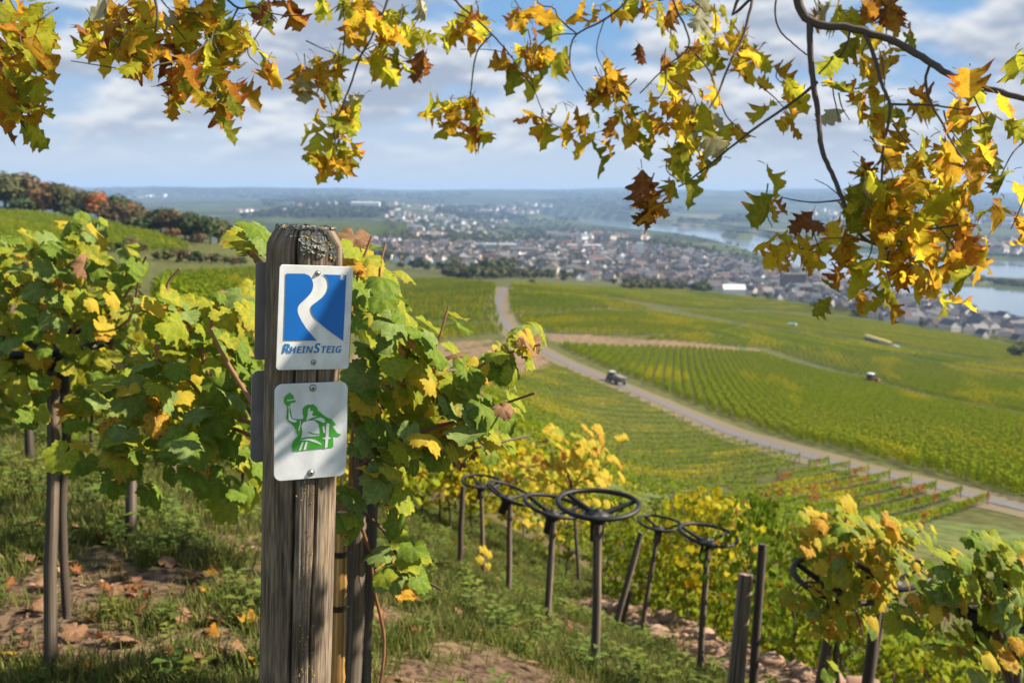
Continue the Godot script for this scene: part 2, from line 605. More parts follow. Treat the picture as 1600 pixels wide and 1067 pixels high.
func build_terrain() -> void:
	# one sheet: rings round the viewpoint, close together near by and ever wider towards the horizon
	var rings := PackedFloat32Array()
	var r := 0.35
	while r < 15800.0:
		rings.append(r)
		r *= 1.016 if r < 30.0 else (1.02 if r < 1500.0 else 1.022)
	var angs := PackedFloat32Array()
	var a := -PI
	while a < PI - 0.001:
		angs.append(a)
		a += 0.0042 if absf(a + 0.00001) < 0.62 else 0.09
	angs.append(PI)
	var mbs := [MB.new(), MB.new()]
	var near_rings := 0
	for k in rings.size():
		if rings[k] < 30.0:
			near_rings = k
	var na := angs.size()
	for part_ in 2:
		var mb: MB = mbs[part_]
		var k0 := 0 if part_ == 0 else near_rings
		var k1 := near_rings if part_ == 0 else rings.size() - 1
		for k in range(k0, k1 + 1):
			for q in na:
				var x := sin(angs[q]) * rings[k]
				var z := -cos(angs[q]) * rings[k]
				var front := absf(angs[q]) < 0.66
				var y := ground(x, z)
				if rings[k] < 14.0 and front:
					y += n_fine.get_noise_2d(x * 6.0, z * 6.0) * 0.022
				mb.vert(Vector3(x, y, z), Vector2(x, z), land_color(x, z) if front else lin(0.13, 0.15, 0.05))
		for k in k1 - k0:
			for q in na - 1:
				mb.quad(k * na + q, (k + 1) * na + q, (k + 1) * na + q + 1, k * na + q + 1)
	var near_m := flat_mat(Color.WHITE, 0.95, 0.0, 0.2)
	near_m.vertex_color_use_as_albedo = true
	near_m.albedo_texture = noise_tex(0.03, 512, 0.35, 1.35, 5, 5)
	near_m.uv1_triplanar = true
	near_m.uv1_world_triplanar = true
	near_m.uv1_scale = Vector3(0.9, 0.9, 0.9)
	near_m.heightmap_enabled = true
	near_m.heightmap_texture = near_m.albedo_texture
	near_m.heightmap_scale = 3.0
	var far_m := flat_mat(Color.WHITE, 0.95, 0.0, 0.2)
	far_m.vertex_color_use_as_albedo = true
	far_m.albedo_texture = noise_tex(0.02, 512, 0.6, 1.2, 6, 5)
	far_m.uv1_triplanar = true
	far_m.uv1_world_triplanar = true
	far_m.uv1_scale = Vector3(0.05, 0.05, 0.05)
	var am: ArrayMesh = mbs[0].mesh(near_m)
	am = mbs[1].mesh(far_m, am)
	single("ground", am, null, "grassy vineyard slope falling to a wide river valley with far hills", "", "", "structure")

func build_river() -> void:
	var mb := MB.new()
	var tris := Geometry2D.triangulate_polygon(river_poly)
	for p in river_poly:
		mb.vert(Vector3(p.x, WATER_Y, p.y), p * 0.01)
	for k in range(0, tris.size(), 3):
		var a := river_poly[tris[k]]
		var b := river_poly[tris[k + 1]]
		var c := river_poly[tris[k + 2]]
		if (b - a).cross(c - a) > 0.0:
			mb.tri(tris[k], tris[k + 1], tris[k + 2])
		else:
			mb.tri(tris[k], tris[k + 2], tris[k + 1])
	var m := flat_mat(lin(0.13, 0.18, 0.21), 0.08, 0.0, 1.0)
	single("river", mb.mesh(), m, "broad pale river winding past the town and its wooded islands", "", "", "structure")

func strip_along(pts: Array, width: float, lift: float, mat: Material, called: String, label: String) -> void:
	var mb := MB.new()
	var line := []
	for k in pts.size() - 1:
		var seg: Vector3 = pts[k + 1] - pts[k]
		var m := maxi(2, int(seg.length() / 3.0))
		for s in m:
			var p0: Vector3 = pts[maxi(k - 1, 0)]
			var p3: Vector3 = pts[mini(k + 2, pts.size() - 1)]
			line.append((pts[k] as Vector3).cubic_interpolate(pts[k + 1], p0, p3, float(s) / m))
	line.append(pts[pts.size() - 1])
	var run := 0.0
	for k in line.size():
		var d: Vector3 = line[mini(k + 1, line.size() - 1)] - line[maxi(k - 1, 0)]
		var side := Vector3(-d.z, 0, d.x).normalized()
		for s in 5:
			var off := (s / 4.0 - 0.5) * width
			var p: Vector3 = line[k] + side * off
			var wob := 0.0 if s > 0 and s < 4 else n_mid.get_noise_2d(run * 3.0, s * 50.0) * 0.4
			p += side * wob
			mb.vert(Vector3(p.x, ground(p.x, p.z) + lift, p.z), Vector2(off, run))
		if k > 0:
			run += (line[k] - line[k - 1]).length()
			for s in 4:
				mb.quad((k - 1) * 5 + s, k * 5 + s, k * 5 + s + 1, (k - 1) * 5 + s + 1)
	single(called, mb.mesh(), mat, label, "", "", "structure")
	if called == "road":
		road_line.append(line)

func build_roads() -> void:
	var asphalt := flat_mat(lin(0.125, 0.115, 0.115), 0.9)
	asphalt.albedo_texture = noise_tex(0.04, 256, 0.7, 1.1, 9)
	asphalt.uv1_triplanar = true
	asphalt.uv1_world_triplanar = true
	asphalt.uv1_scale = Vector3(0.2, 0.2, 0.2)
	var verge := flat_mat(lin(0.15, 0.115, 0.055), 0.95)
	verge.albedo_texture = asphalt.albedo_texture
	verge.uv1_triplanar = true
	verge.uv1_world_triplanar = true
	verge.uv1_scale = Vector3(0.4, 0.4, 0.4)
	var main := []
	for p in [[790, 449], [782, 462], [778, 478], [783, 497], [800, 518], [825, 536], [860, 555], [910, 578], [967, 602], [1060, 641], [1160, 682], [1300, 722], [1400, 746], [1500, 770], [1600, 795], [1700, 820]]:
		main.append(hit(p[0], p[1]))
	strip_along(main, 8.0, 0.035, verge, "road_verge", "dry brown grass verge along the vineyard lane")
	strip_along(main, 2.35, 0.07, asphalt, "road", "narrow grey lane running down between the vineyard plots")
	var row_shade_turf := flat_mat(lin(0.045, 0.07, 0.018), 0.95)  # grass strips painted dark to stand for the shaded side of the vine rows
	row_shade_turf.albedo_texture = asphalt.albedo_texture
	row_shade_turf.uv1_triplanar = true
	row_shade_turf.uv1_world_triplanar = true
	row_shade_turf.uv1_scale = Vector3(0.3, 0.3, 0.3)
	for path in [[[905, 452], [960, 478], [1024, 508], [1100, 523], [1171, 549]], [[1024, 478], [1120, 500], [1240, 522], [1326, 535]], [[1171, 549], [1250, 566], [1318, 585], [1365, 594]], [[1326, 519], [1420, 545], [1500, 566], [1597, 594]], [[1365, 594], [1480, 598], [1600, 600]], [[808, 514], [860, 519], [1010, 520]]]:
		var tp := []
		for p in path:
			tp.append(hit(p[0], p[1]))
		strip_along(tp, 4.5, 0.06, row_shade_turf, "path", "grass track between two vineyard plots, coloured dark as vine row shade")
	for path in [[[954, 474], [964, 482], [968, 490]], [[1535, 578], [1570, 588], [1600, 598]], [[1405, 518], [1430, 524], [1440, 530]], [[470, 372], [490, 366], [500, 358], [512, 350]], [[578, 370], [582, 362], [596, 352]], [[540, 352], [545, 362], [560, 348]]]:
		var pts := []
		for p in path:
			pts.append(hit(p[0], p[1]))
		var w := 2.6 if path[0][0] > 900 else 7.0
		strip_along(pts, w, 0.05, verge, "path", "pale farm track between vineyard plots")

# ------------------------------------------------------------------ far vines: rows of leafy clumps
func clump_mesh(quads: int, ext: Vector3, leaf: float, sd: int) -> ArrayMesh:
	rng.seed = sd
	var mb := MB.new()
	for q in quads:
		var d := rand_dir() * pow(rng.randf(), 0.4)
		var p := d * ext
		var nn := (d + Vector3(0.2, 0.5, 0) + rand_dir() * 0.5).normalized()
		var u := nn.cross(rand_dir()).normalized()
		var w := nn.cross(u)
		var s := leaf * rr(0.7, 1.3)
		var c := Color.WHITE * rr(0.72, 1.25)
		c.g *= rr(0.92, 1.08)
		var a := mb.vert(p - u * s * 0.5, Vector2.ZERO, c)
		var b := mb.vert(p + w * s * 0.45, Vector2.ZERO, c)
		var e := mb.vert(p + u * s * 0.5, Vector2.ZERO, c)
		var f := mb.vert(p - w * s * 0.45, Vector2.ZERO, c)
		mb.quad(a, b, e, f)
	return mb.mesh()

func build_plots() -> void:
	var cl := clump_mesh(46, Vector3(0.34, 0.72, 0.46), 0.21, 11)
	M.vine_far = leaf_mat(Color.WHITE, 0.7, 0.8, 0.12)
	rng.seed = 77
	var plot_no := 0
	for pl in plots:
		var xfs := []
		var cols := []
		var a: Vector3 = pl.a
		var b: Vector3 = pl.b
		var d := Vector2(b.x - a.x, b.z - a.z).normalized()
		var nrm := Vector2(-d.y, d.x)
		var lo := Vector2(1e9, 1e9)
		var hi := Vector2(-1e9, -1e9)
		for p in pl.poly:
			var q := Vector2(p.dot(d), p.dot(nrm))
			lo = lo.min(q)
			hi = hi.max(q)
		var row := lo.y
		while row < hi.y:
			var s := lo.x + rr(0, pl.step)
			# the row's inside stretches
			while s < hi.x:
				var p: Vector2 = d * s + nrm * (row + rr(-0.3, 0.3) * pl.gap)
				s += pl.step * rr(0.8, 1.2)
				if rng.randf() < 0.03 or not Geometry2D.is_point_in_polygon(p, pl.poly):
					continue
				var sz: float = pl.size * rr(0.85, 1.2)
				var bs := Basis(Vector3.UP, rr(-0.3, 0.3) + atan2(d.x, d.y)).scaled(Vector3(sz, sz * rr(0.9, 1.1), sz))
				xfs.append(Transform3D(bs, Vector3(p.x, ground(p.x, p.y) + 0.95 * sz, p.y)))
				# whole stretches of a row turn yellow together
				var k := n_mid.get_noise_2d(s * 0.3, row * 2.0) + 0.3 * n_big.get_noise_2d(p.x * 3.0, p.y * 3.0) + 0.3 * n_fine.get_noise_2d(p.x * 0.4, p.y * 0.4)
				var c: Color = pl.c.lerp(pl.c2, smooth(0.28, -0.05, 0.5 - k - pl.share) * 0.85)
				c = c.lerp(lin(0.24, 0.25, 0.03), 0.3 * smooth(-0.2, 0.5, n_big.get_noise_2d(p.x * 2.0, p.y * 2.0)))
				cols.append(vary(c, 0.16))
			row += pl.gap
		plot_no += 1
		scatter("vineyard_plot", cl, M.vine_far, xfs, cols, "vineyard plot of close green and yellow vine rows on the valley slope")

# nearer rows below the lane: every row is a thing
func build_near_rows() -> void:
	var m := leaf_mat(Color.WHITE, 0.7, 0.8, 0.12)
	rng.seed = 401
	M.end_wood = flat_mat(lin(0.25, 0.2, 0.16), 0.9)
	var pb := MB.new()
	add_tube(pb, [Vector3(0, -0.3, 0), Vector3(0, 0.6, 0), Vector3(0, 1.05, 0)], [0.05, 0.045, 0.045], 6)
	var end_post := pb.mesh()
	for f in [
		{"poly": ground_poly([[742, 598], [800, 590], [866, 572], [905, 590], [960, 612], [1055, 653], [1150, 694], [1215, 714], [1260, 727], [1190, 765], [1130, 784], [1035, 796], [1000, 790], [840, 740], [760, 690]]), "a": hit(860, 692), "b": hit(1140, 738), "gap": 3.1, "label": "long green level vine row below the lane, the %s counted from the wheel rings", "group": "vine rows in the level plot below the lane", "red": 0.0},
		{"poly": ground_poly([[1205, 765], [1275, 730], [1300, 729], [1400, 753], [1545, 789], [1520, 803], [1360, 862], [1200, 905], [1060, 860], [1040, 800], [1130, 788]]), "a": hit(1330, 850), "b": hit(1530, 797), "gap": 2.1, "label": "short vine row with reddened leaves ending at the lane, the %s from the grass strip", "group": "vine rows ending at the lane", "red": 0.10}]:
		var a: Vector3 = f.a
		var b: Vector3 = f.b
		var d := Vector2(b.x - a.x, b.z - a.z).normalized()
		var nrm := Vector2(-d.y, d.x)
		var lo := Vector2(1e9, 1e9)
		var hi := Vector2(-1e9, -1e9)
		for p in f.poly:
			var q := Vector2(p.dot(d), p.dot(nrm))
			lo = lo.min(q)
			hi = hi.max(q)
		var row := lo.y + 0.6
		var nth := 0
		while row < hi.y:
			var s := lo.x
			var s0 := 1e9
			var s1 := -1e9
			while s < hi.x:
				if Geometry2D.is_point_in_polygon(d * s + nrm * row, f.poly):
					s0 = minf(s0, s)
					s1 = maxf(s1, s)
				s += 0.5
			if s1 - s0 > 4.0:
				nth += 1
				var mb := MB.new()
				var o2 := d * s0 + nrm * row
				var base := Vector3(o2.x, ground(o2.x, o2.y), o2.y)
				var count := int((s1 - s0) * (64.0 if f.red > 0.0 else 46.0))
				for k in count:
					var t := s0 + (s1 - s0) * (k + rng.randf()) / count
					var p2 := d * t + nrm * (row + rr(-0.13, 0.13))
					var tall := 0.28 + 0.6 * sqrt(rng.randf())
					var p := Vector3(p2.x, ground(p2.x, p2.y) + tall, p2.y) - base
					var nn := (Vector3(nrm.x, 0, nrm.y) * (1.0 if rng.randf() < 0.5 else -1.0) + Vector3(0, 0.7, 0) + rand_dir() * 0.7).normalized()
					var u := nn.cross(rand_dir()).normalized()
					var w := nn.cross(u)
					var sz := rr(0.12, 0.2)
					var k2 := n_mid.get_noise_2d(t * 1.6, row * 3.0)
					var c := lin(0.15, 0.21, 0.008).lerp(lin(0.36, 0.32, 0.01), smooth(0.1, 0.5, k2 + rr(-0.15, 0.15)))
					if f.red > 0.0 and n_fine.get_noise_2d(t * 0.6, row * 0.9) > 0.28:
						c = c.lerp(lin(0.30, 0.05, 0.03), rr(0.3, 0.9))
					c = vary(c, 0.22)
					var q0 := mb.vert(p - u * sz * 0.5, Vector2.ZERO, c)
					var q1 := mb.vert(p + w * sz * 0.45, Vector2.ZERO, c)
					var q2 := mb.vert(p + u * sz * 0.5, Vector2.ZERO, c)
					var q3 := mb.vert(p - w * sz * 0.45, Vector2.ZERO, c)
					mb.quad(q0, q1, q2, q3)
				var t0 := thing("vine_row", (f.label as String) % ordinal(nth), "vine row", base, f.group)
				part(t0, "foliage", mb.mesh(), m).set_meta("kind", "stuff")
				for e in [0.0, 1.0]:
					var e2 := d * lerpf(s0, s1, e) + nrm * row
					part(t0, "end_post", end_post, M.end_wood, Transform3D(Basis(), Vector3(e2.x, ground(e2.x, e2.y), e2.y) - base))
			row += f.gap

# ------------------------------------------------------------------ trees
func crown_mesh(quads: int, size: float, sd: int, flat := 0.85) -> ArrayMesh:
	# leaf clumps on several uneven boughs, with gaps between
	rng.seed = sd
	var mb := MB.new()
	var boughs := []
	for k in 11:
		var d := rand_dir()
		d.y = d.y * 0.7 + 0.1
		boughs.append([d * rr(0.3, 0.7), rr(0.3, 0.5)])
	boughs.append([Vector3(0, 0.1, 0), 0.55])
	for q in quads:
		var bo: Array = boughs[rng.randi() % boughs.size()]
		var d := rand_dir()
		var p: Vector3 = bo[0] + d * bo[1] * pow(rng.randf(), 0.3)
		p.y *= flat
		var nn := (d + Vector3(0.1, 0.5, 0) + rand_dir() * 0.6).normalized()
		var u := nn.cross(rand_dir()).normalized()
		var w := nn.cross(u)
		var s := size * rr(0.6, 1.35)
		var c := Color.WHITE * rr(0.65, 1.3)
		c.g *= rr(0.9, 1.1)
		var q0 := mb.vert(p - u * s * 0.5, Vector2.ZERO, c)
		var q1 := mb.vert(p + w * s * 0.42 + u * s * 0.1, Vector2.ZERO, c)
		var q2 := mb.vert(p + u * s * 0.5, Vector2.ZERO, c)
		var q3 := mb.vert(p - w * s * 0.42 - u * s * 0.1, Vector2.ZERO, c)
		mb.quad(q0, q1, q2, q3)
	return mb.mesh()

func trunk_mesh() -> ArrayMesh:
	var mb := MB.new()
	add_tube(mb, [Vector3(0, -0.4, 0), Vector3(0.02, 0.2, 0), Vector3(0.05, 0.7, 0.03), Vector3(0.0, 1.2, 0)], [0.075, 0.055, 0.04, 0.02], 7)
	for k in 5:
		var a := k * 1.3
		add_tube(mb, [Vector3(0.03, 0.45 + 0.1 * k, 0), Vector3(cos(a) * 0.35, 0.85 + 0.07 * k, sin(a) * 0.35)], [0.025, 0.008], 5)
	return mb.mesh()

var crowns := []
var trunk_m: ArrayMesh
func tree(called: String, label: String, group: String, base: Vector3, tall: float, wide: float, c: Color, full := true) -> void:
	var key := "tree%d_%d_%d" % [int(c.r * 60), int(c.g * 60), int(c.b * 60)]
	if not M.has(key):
		M[key] = leaf_mat(c, 0.35, 0.65, 0.25)
	var t := thing(called, label, "tree", base, group)
	t.rotation.y = rr(0, TAU)
	if full:
		part(t, "trunk", trunk_m, M.bark_far, Transform3D(Basis().scaled(Vector3(wide * 0.5, tall * 0.55, wide * 0.5)), Vector3.ZERO))
	var cm: ArrayMesh = crowns[rng.randi() % 4 + (0 if full else 4)]
	part(t, "crown", cm, M[key], Transform3D(Basis().scaled(Vector3(wide * 0.6, tall * 0.56, wide * 0.6)), Vector3(0, tall * 0.46, 0)))

func put_wood(xfs: Array, cols: Array, px: float, py: float, tall: float, c: Color) -> void:
	var g := hit(px, py)
	if Vector2(g.x, g.z).length() > 600.0 and in_river(Vector2(g.x, g.z)):
		return
	if g.z < -900.0:
		var wh := water_hit(px, py - tall * 0.95 / -g.z * FPX)
		if in_river(wh) and wh.y < g.z - 10.0 and rng.randf() < 0.93:
			return
	var w := tall * rr(0.8, 1.3)
	xfs.append(Transform3D(Basis(Vector3.UP, rr(0, TAU)).scaled(Vector3(w * 0.55, tall * 0.5, w * 0.55)), g + Vector3(0, tall * 0.42, 0)))
	cols.append(vary(c * 0.85, 0.25))

func build_trees() -> void:
	for k in 4:
		crowns.append(crown_mesh(1500, 0.17, 30 + k))
	for k in 4:
		crowns.append(crown_mesh(260, 0.34, 40 + k))
	trunk_m = trunk_mesh()
	M.bark_far = flat_mat(lin(0.09, 0.07, 0.05), 0.95)
	rng.seed = 91
	var green := lin(0.055, 0.085, 0.025)
	var olive := lin(0.105, 0.11, 0.035)
	var rust := lin(0.20, 0.115, 0.04)
	var orange := lin(0.34, 0.115, 0.03)
	var brown := lin(0.14, 0.10, 0.045)
	# wood edge on the left hill: base pixel, height in pixels, colour
	var names := {"olive": "olive green tree", "green": "dark green tree", "rust": "rust brown autumn tree", "orange": "orange red autumn tree", "brown": "grey brown tree"}
	var tones := {"olive": olive, "green": green, "rust": rust, "orange": orange, "brown": brown}
	var hill_order := [-30, 8, 30, 32, 55, 60, 66, 86, 105, 110, 122, 138, 150, 166, 178, 190, 204, 205, 218, 225, 232, 240, 250, 262, 270, 276, 290, 300, 310, 315, 328, 342, 355, 366]
	for e in [[-30, 318, 50, "olive"], [8, 322, 50, "olive"], [32, 325, 50, "brown"], [55, 330, 36, "green"], [66, 332, 40, "rust"], [86, 334, 46, "rust"], [105, 337, 46, "olive"], [60, 327, 24, "orange"], [122, 339, 42, "brown"], [138, 342, 40, "olive"], [150, 343, 42, "rust"], [166, 346, 40, "orange"], [178, 349, 34, "brown"], [190, 350, 42, "green"], [204, 352, 38, "rust"], [218, 356, 36, "brown"], [232, 358, 30, "olive"], [240, 361, 26, "orange"], [250, 363, 36, "green"], [262, 366, 36, "olive"], [276, 370, 40, "brown"], [290, 373, 36, "olive"], [300, 375, 40, "green"], [315, 377, 34, "green"], [328, 378, 36, "olive"], [342, 379, 36, "green"], [355, 380, 32, "green"], [366, 382, 26, "brown"], [30, 330, 22, "green"], [110, 342, 20, "green"], [205, 358, 22, "olive"], [225, 362, 22, "green"], [270, 374, 20, "rust"], [310, 381, 18, "brown"]]:
		var g := hit(e[0], e[1] + 3)
		var px_m := -g.z / FPX
		var h: float = e[2] * px_m * 1.36
		tree("tree", "%s at the wood edge on the left hill, %s downhill" % [names[e[3]], ordinal(hill_order.find(e[0]) + 1)], "trees along the wood edge on the left hill", g, h, h * rr(0.95, 1.3), tones[e[3]], e[2] > 30)
	# a second rank behind fills the wood
	for k in 26:
		var x := rr(-40, 350)
		var g := hit(x, 322 + x * 0.158)
		var h := rr(9.0, 12.0)
		g += Vector3(rr(-3, 3), 0, -rr(4, 18))
		g.y = ground(g.x, g.z)
		tree("tree", "tree deep in the left hill wood, %s behind the edge trees" % ordinal(k + 1), "trees in the wood behind its edge", g, h, h * rr(0.7, 1.0), [olive, green, brown, rust][rng.randi() % 4])
	# bushes on the terrace wall in the middle of the left slope
	var bush_order := [172, 182, 205, 222, 245, 262, 268, 282, 290, 300, 318, 334, 350, 362, 380]
	for e in [[182, 394, 18, "green"], [205, 394, 24, "brown"], [222, 396, 20, "brown"], [172, 396, 12, "green"], [245, 408, 18, "olive"], [262, 410, 22, "olive"], [282, 411, 26, "brown"], [300, 412, 22, "green"], [318, 412, 20, "brown"], [334, 413, 20, "olive"], [350, 414, 18, "olive"], [362, 414, 16, "brown"], [268, 402, 16, "olive"], [290, 402, 14, "olive"], [380, 414, 14, "green"]]:
		var g := hit(e[0], e[1])
		var h: float = e[2] * -g.z / FPX * 1.15
		tree("bush", "%s on the terrace edge of the left slope, %s towards the sign post" % [(names[e[3]] as String).replace("tree", "bush"), ordinal(bush_order.find(e[0]) + 1)], "bushes along the terrace edge", g, h, h * rr(1.0, 1.4), tones[e[3]], false)
	# trees standing at the edge of the vineyards and among the first houses
	var edge_order := [570, 602, 626, 650, 668, 690, 702, 748, 758, 772, 785, 800, 832, 880, 905, 960, 1006, 1022, 1040, 1100, 1180, 1275, 1300, 1335, 1340, 1440, 1590]
	for e in [[650, 423, 18], [668, 424, 14], [690, 427, 16], [702, 428, 15], [758, 429, 20], [772, 430, 18], [785, 430, 22], [800, 430, 16], [832, 447, 9], [1006, 447, 7], [1040, 450, 7], [880, 440, 8], [748, 443, 6], [626, 421, 10], [905, 436, 9], [960, 444, 8], [1100, 458, 8], [1180, 467, 8], [1275, 482, 9], [1340, 496, 9], [1440, 511, 9], [602, 405, 14], [570, 400, 12], [1335, 492, 8], [1300, 478, 10], [1590, 560, 18], [1022, 472, 5]]:
		var g := hit(e[0], e[1])
		var h: float = e[2] * -g.z / FPX * 1.5
		tree("tree", "round dark green tree between vineyards and first houses, %s from the sign post" % ordinal(edge_order.find(e[0]) + 1), "trees along the edge of the town", g, h, h * rr(0.9, 1.25), green.lerp(olive, rng.randf() * 0.5), false)
	# woods and garden trees far off: one mass
	var xfs := []
	var cols := []
	for b in [[[560, 372], [720, 410], 420, 9.0], [[700, 380], [1000, 436], 1900, 9.0], [[980, 392], [1240, 455], 1300, 8.5], [[1200, 425], [1480, 470], 200, 7.0], [[600, 340], [900, 378], 620, 13.0], [[820, 356], [1120, 397], 560, 8.0], [[900, 362], [1180, 402], 480, 8.0], [[1010, 380], [1230, 410], 420, 11.0]]:
		for k in b[2]:
			put_wood(xfs, cols, rr(b[0][0], b[1][0]), rr(b[0][1], b[1][1]), b[3] * rr(0.6, 1.2), green.lerp(olive, rng.randf()).lerp(rust, 0.25 * rng.randf()))
	# wooded river banks and islands
	for line in [[[835, 341], [900, 349], [1000, 367], [1060, 380], [1120, 392], [1190, 410]], [[1122, 367], [1150, 370], [1182, 374]], [[1440, 436], [1520, 436], [1600, 446], [1690, 456]], [[840, 334], [940, 339], [1000, 345], [1060, 351], [1120, 354], [1180, 363], [1250, 377], [1330, 389], [1420, 397], [1600, 404]]]:
		for s in line.size() - 1:
			for k in 90:
				var t := rng.randf()
				if line[s][0] < 1010 and rng.randf() < 0.6:
					continue
				put_wood(xfs, cols, lerpf(line[s][0], line[s + 1][0], t) + rr(-3, 3), lerpf(line[s][1], line[s + 1][1], t) + rr(-2.0, 3.5), rr(6, 10), green.lerp(olive, rng.randf() * 0.7))
	scatter("far_wood", crown_mesh(110, 0.5, 60), leaf_mat(Color.WHITE, 0.3, 0.7, 0.2), xfs, cols, "mass of garden trees and riverside woods around the town")
	# belts of wood on the far plain and the hills behind
	xfs = []
	cols = []
	for k in 9000:
		var px := rr(150, 1640)
		var py := 299.0 + 46.0 * pow(rng.randf(), 1.2) + (px - 800) * 0.009
		var nz := n_mid.get_noise_2d(px * 0.12, py * 1.1)
		if nz < 0.02:
			continue
		put_wood(xfs, cols, px, py, rr(16, 30), green.lerp(olive, rng.randf() * 0.4) * 0.8)
	scatter("far_wood", crown_mesh(26, 1.0, 61, 0.6), leaf_mat(Color.WHITE, 0.2, 0.7, 0.2), xfs, cols, "belts of dark wood on the far plain and hills across the river")

# ------------------------------------------------------------------ town
func house_meshes(w: float, l: float, h: float, roof: float) -> Array:
	var a := MB.new()
	add_box(a, Transform3D(Basis(), Vector3(0, h * 0.5 - 1.0, 0)), Vector3(w, h + 2.0, l))
	for s in [-1.0, 1.0]:
		var z: float = s * l * 0.5
		var i0 := a.vert(Vector3(-w * 0.5, h, z))
		var i1 := a.vert(Vector3(w * 0.5, h, z))
		var i2 := a.vert(Vector3(0, h + roof, z))
		if s > 0:
			a.tri(i0, i2, i1)
		else:
			a.tri(i0, i1, i2)
	var r := MB.new()
	var slope := sqrt(w * w * 0.25 + roof * roof)
	var ang := atan2(roof, w * 0.5)
	for s in [-1.0, 1.0]:
		var b := Basis(Vector3(0, 0, 1), -s * ang)
		add_box(r, Transform3D(b, Vector3(s * w * 0.27, h + roof * 0.46 + 0.12, 0)), Vector3(slope + 0.7, 0.25, l + 0.9))
	var ch := MB.new()
	add_box(ch, Transform3D(Basis(), Vector3(w * 0.15, h + roof * 0.95, l * 0.2)), Vector3(0.8, 1.6, 0.8))
	return [a.mesh(), r.mesh(), ch.mesh()]

